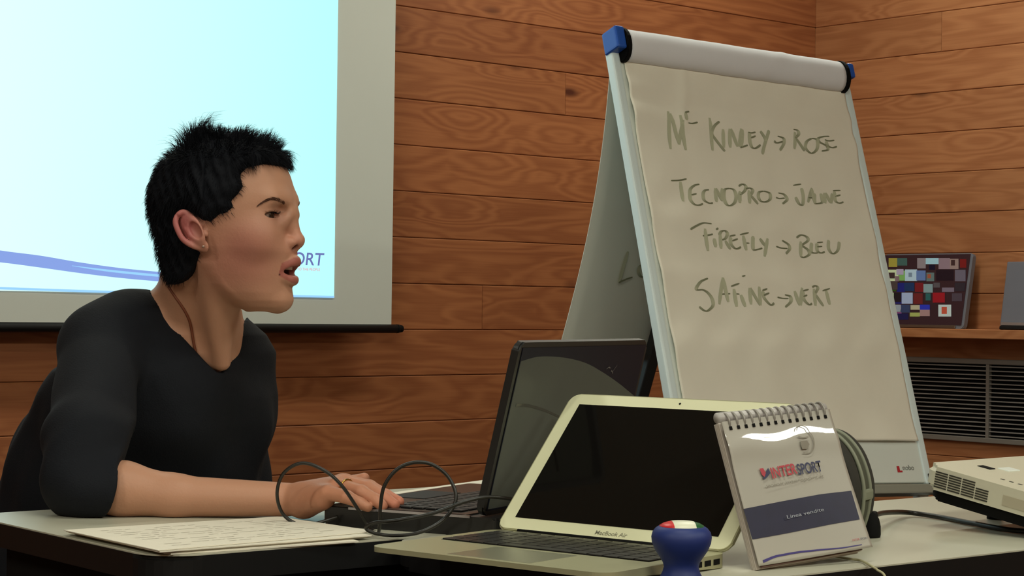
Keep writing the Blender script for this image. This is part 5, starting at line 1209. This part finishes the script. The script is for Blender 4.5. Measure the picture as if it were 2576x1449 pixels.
# neck opening: prism through the traced collar line, front and sides only
col_px = catmull([(424, 690), (378, 728), (415, 786), (464, 852), (495, 886), (521, 914), (547, 936), (562, 932), (576, 908), (586, 860), (612, 812), (640, 770)], 4) + [np.array([640, 640]), np.array([424, 640])]
NP = np.array(col_px)
def collar(X, Y, Z):
    dx, dy, dz = X - CAM[0], Y - CAM[1], Z - CAM[2]
    den = dx * _F[0] + dy * _F[1] + dz * _F[2]; U_ = CX + F_PX * (dx * _R[0] + dy * _R[1] + dz * _R[2]) / den; V_ = CY - F_PX * (dx * _U[0] + dy * _U[1] + dz * _U[2]) / den
    dist = np.full(U_.shape, 1e9); ins = np.zeros(U_.shape, bool)
    for i in range(len(NP)):
        p, q = NP[i], NP[(i + 1) % len(NP)]; e = q - p; wx_, wy_ = U_ - p[0], V_ - p[1]; t = np.clip((wx_ * e[0] + wy_ * e[1]) / (e @ e), 0, 1)
        dist = np.minimum(dist, (wx_ - e[0] * t) ** 2 + (wy_ - e[1] * t) ** 2)
        cnd = (p[1] > V_) != (q[1] > V_); xi = (q[0] - p[0]) * (V_ - p[1]) / (q[1] - p[1] + 1e-9) + p[0]; ins ^= cnd & (U_ < xi)
    d = np.sqrt(dist); d = np.where(ins, -d, d) * (2.55 / F_PX)
    return np.maximum(d, Y - 2.70)
sw.op(collar, (-.52, 2.30, .88), (-.30, 2.72, 1.03), 'sub', 0.0)
sw.op(lambda X, Y, Z: (0.7508 - Z) + 0 * X + 0 * Y, (-.62, 2.15, .70), (-.30, 2.36, .80), 'int')
Vw, Qw = sw.mesh(); del sw
np_mesh('black_top', pl(Vw), Qw, M_TOP, person)

# --- trousers and shoes (below the table)
tr2 = Field(axis((-0.90, 0.16, .009)), axis((2.10, 2.98, .009)), axis((0.0, 0.64, .009)))
PV = np.array([-.585, 2.715, .545])
tr2.ell(PV, (Df, Dl, hz), (.135, .185, .105), 'add', .0)
M_TRO = mat('dark_trousers', rgb(34, 36, 46), 0.85, noise=.1, nscale=60); shoes = []
for s in (-1, 1):
    hipj = PV + Dl * s * .09; kn = hipj + Df * .40 + Dl * s * .03 + np.array([0, 0, -.02]); an = kn + Df * .06 + np.array([0, 0, -.44])
    tr2.cap(hipj, kn, .085, .062, 'add', .03); tr2.cap(kn, an, .060, .042, 'add', .02); shoes.append((an, s))
tr2.op(lambda X, Y, Z: (0.03 - Z) + 0 * X + 0 * Y, (-1, 2, 0), (.3, 3, .1), 'int')
Vt, Qt = tr2.mesh(); np_mesh('trousers', pl(Vt), Qt, M_TRO, person)
for an, s in shoes:
    f_ = Field(axis((an[0] - .1, an[0] + .26, .008)), axis((an[1] - .22, an[1] + .12, .008)), axis((-0.01, 0.13, .008)))
    g_ = np.array([an[0], an[1], .04]); f_.cap(g_ - Df * .02, g_ + Df * .15, .040, .032, 'add', 0); f_.cap(g_, g_ + np.array([0, 0, .05]), .038, .036, 'add', .02)
    f_.op(lambda X, Y, Z: (0.002 - Z) + 0 * X + 0 * Y, (-2, 1, -.1), (2, 4, .1), 'int'); Vf, Qf = f_.mesh(); np_mesh('shoe', pl(Vf), Qf, M_BLACKM, person)

# --- cord necklace, ring, ear stud
bvs = BVHTree.FromPolygons([tuple(v) for v in Vs], [tuple(q) for q in Qs[(Vs[Qs[:, 0], 2] > .86)]])
cp = catmull([(424, 722), (440, 746), (459, 773), (474, 800), (481, 825), (485, 850), (489, 872), (494, 890), (500, 905)], 5); P_ = []
for x, y in cp:
    d = ray(x, y); d /= np.linalg.norm(d); hit = bvs.ray_cast(Vector(CAM + d * 2.0), Vector(d), 1.2)
    if hit[0] is not None: P_.append(np.array(hit[0]) - d * .0016)
P_ = np.array(P_)
for _ in range(3): P_[1:-1] = (P_[:-2] + P_[1:-1] * 2 + P_[2:]) / 4
tube('neck_cord', [pl(p) for p in P_], .0018, mat('brown_leather', rgb(112, 58, 34), 0.6), person, 8)
rc = FG[2][0] * .62 + FG[2][1] * .38; td = FG[2][1] - FG[2][0]; td /= np.linalg.norm(td); s1 = np.cross(td, hz); s1 /= np.linalg.norm(s1); s2 = np.cross(td, s1)
tube('finger_ring', [pl(rc + (s1 * math.cos(q) + s2 * math.sin(q)) * .0102) for q in [2 * math.pi * k / 28 for k in range(28)]], .0011, mat('gold', rgb(200, 160, 80), 0.2, 1.0), person, 8, True)
a_s, b_s = hab(514, 620, .078); es = HO + hd * a_s + hz * b_s + hl * .0815
bm = bmesh.new(); bmesh.ops.create_icosphere(bm, subdivisions=2, radius=.0018); o = from_bm('ear_stud', bm, mat('stud_silver', rgb(176, 150, 138), .4, .3), person, True); o.location = tuple(pl(es))
# chair under her
ch = thing('chair', 'dark chair the woman sits on, hidden behind the table', 'chair', frame(np.array([PV[0], PV[1], 0]) - Df * .02, Df))
prism('seat', rrect(-.21, .22, -.22, .22, .05), .405, .440, M_BLACKM, ch, .012, 2)
for sx in (-1, 1):
    for sy in (-1, 1): tube('leg', [(sx * .19, sy * .19, .002), (sx * .17, sy * .17, .41)], .012, M_GREYM, ch, 10)
for sy in (-1, 1): tube('back_post', [(-.19, sy * .17, .41), (-.235, sy * .17, .63)], .010, M_GREYM, ch, 10)
box('backrest', (-.245, -.19, .50), (-.215, .19, .65), M_BLACKM, ch, .008, 2)
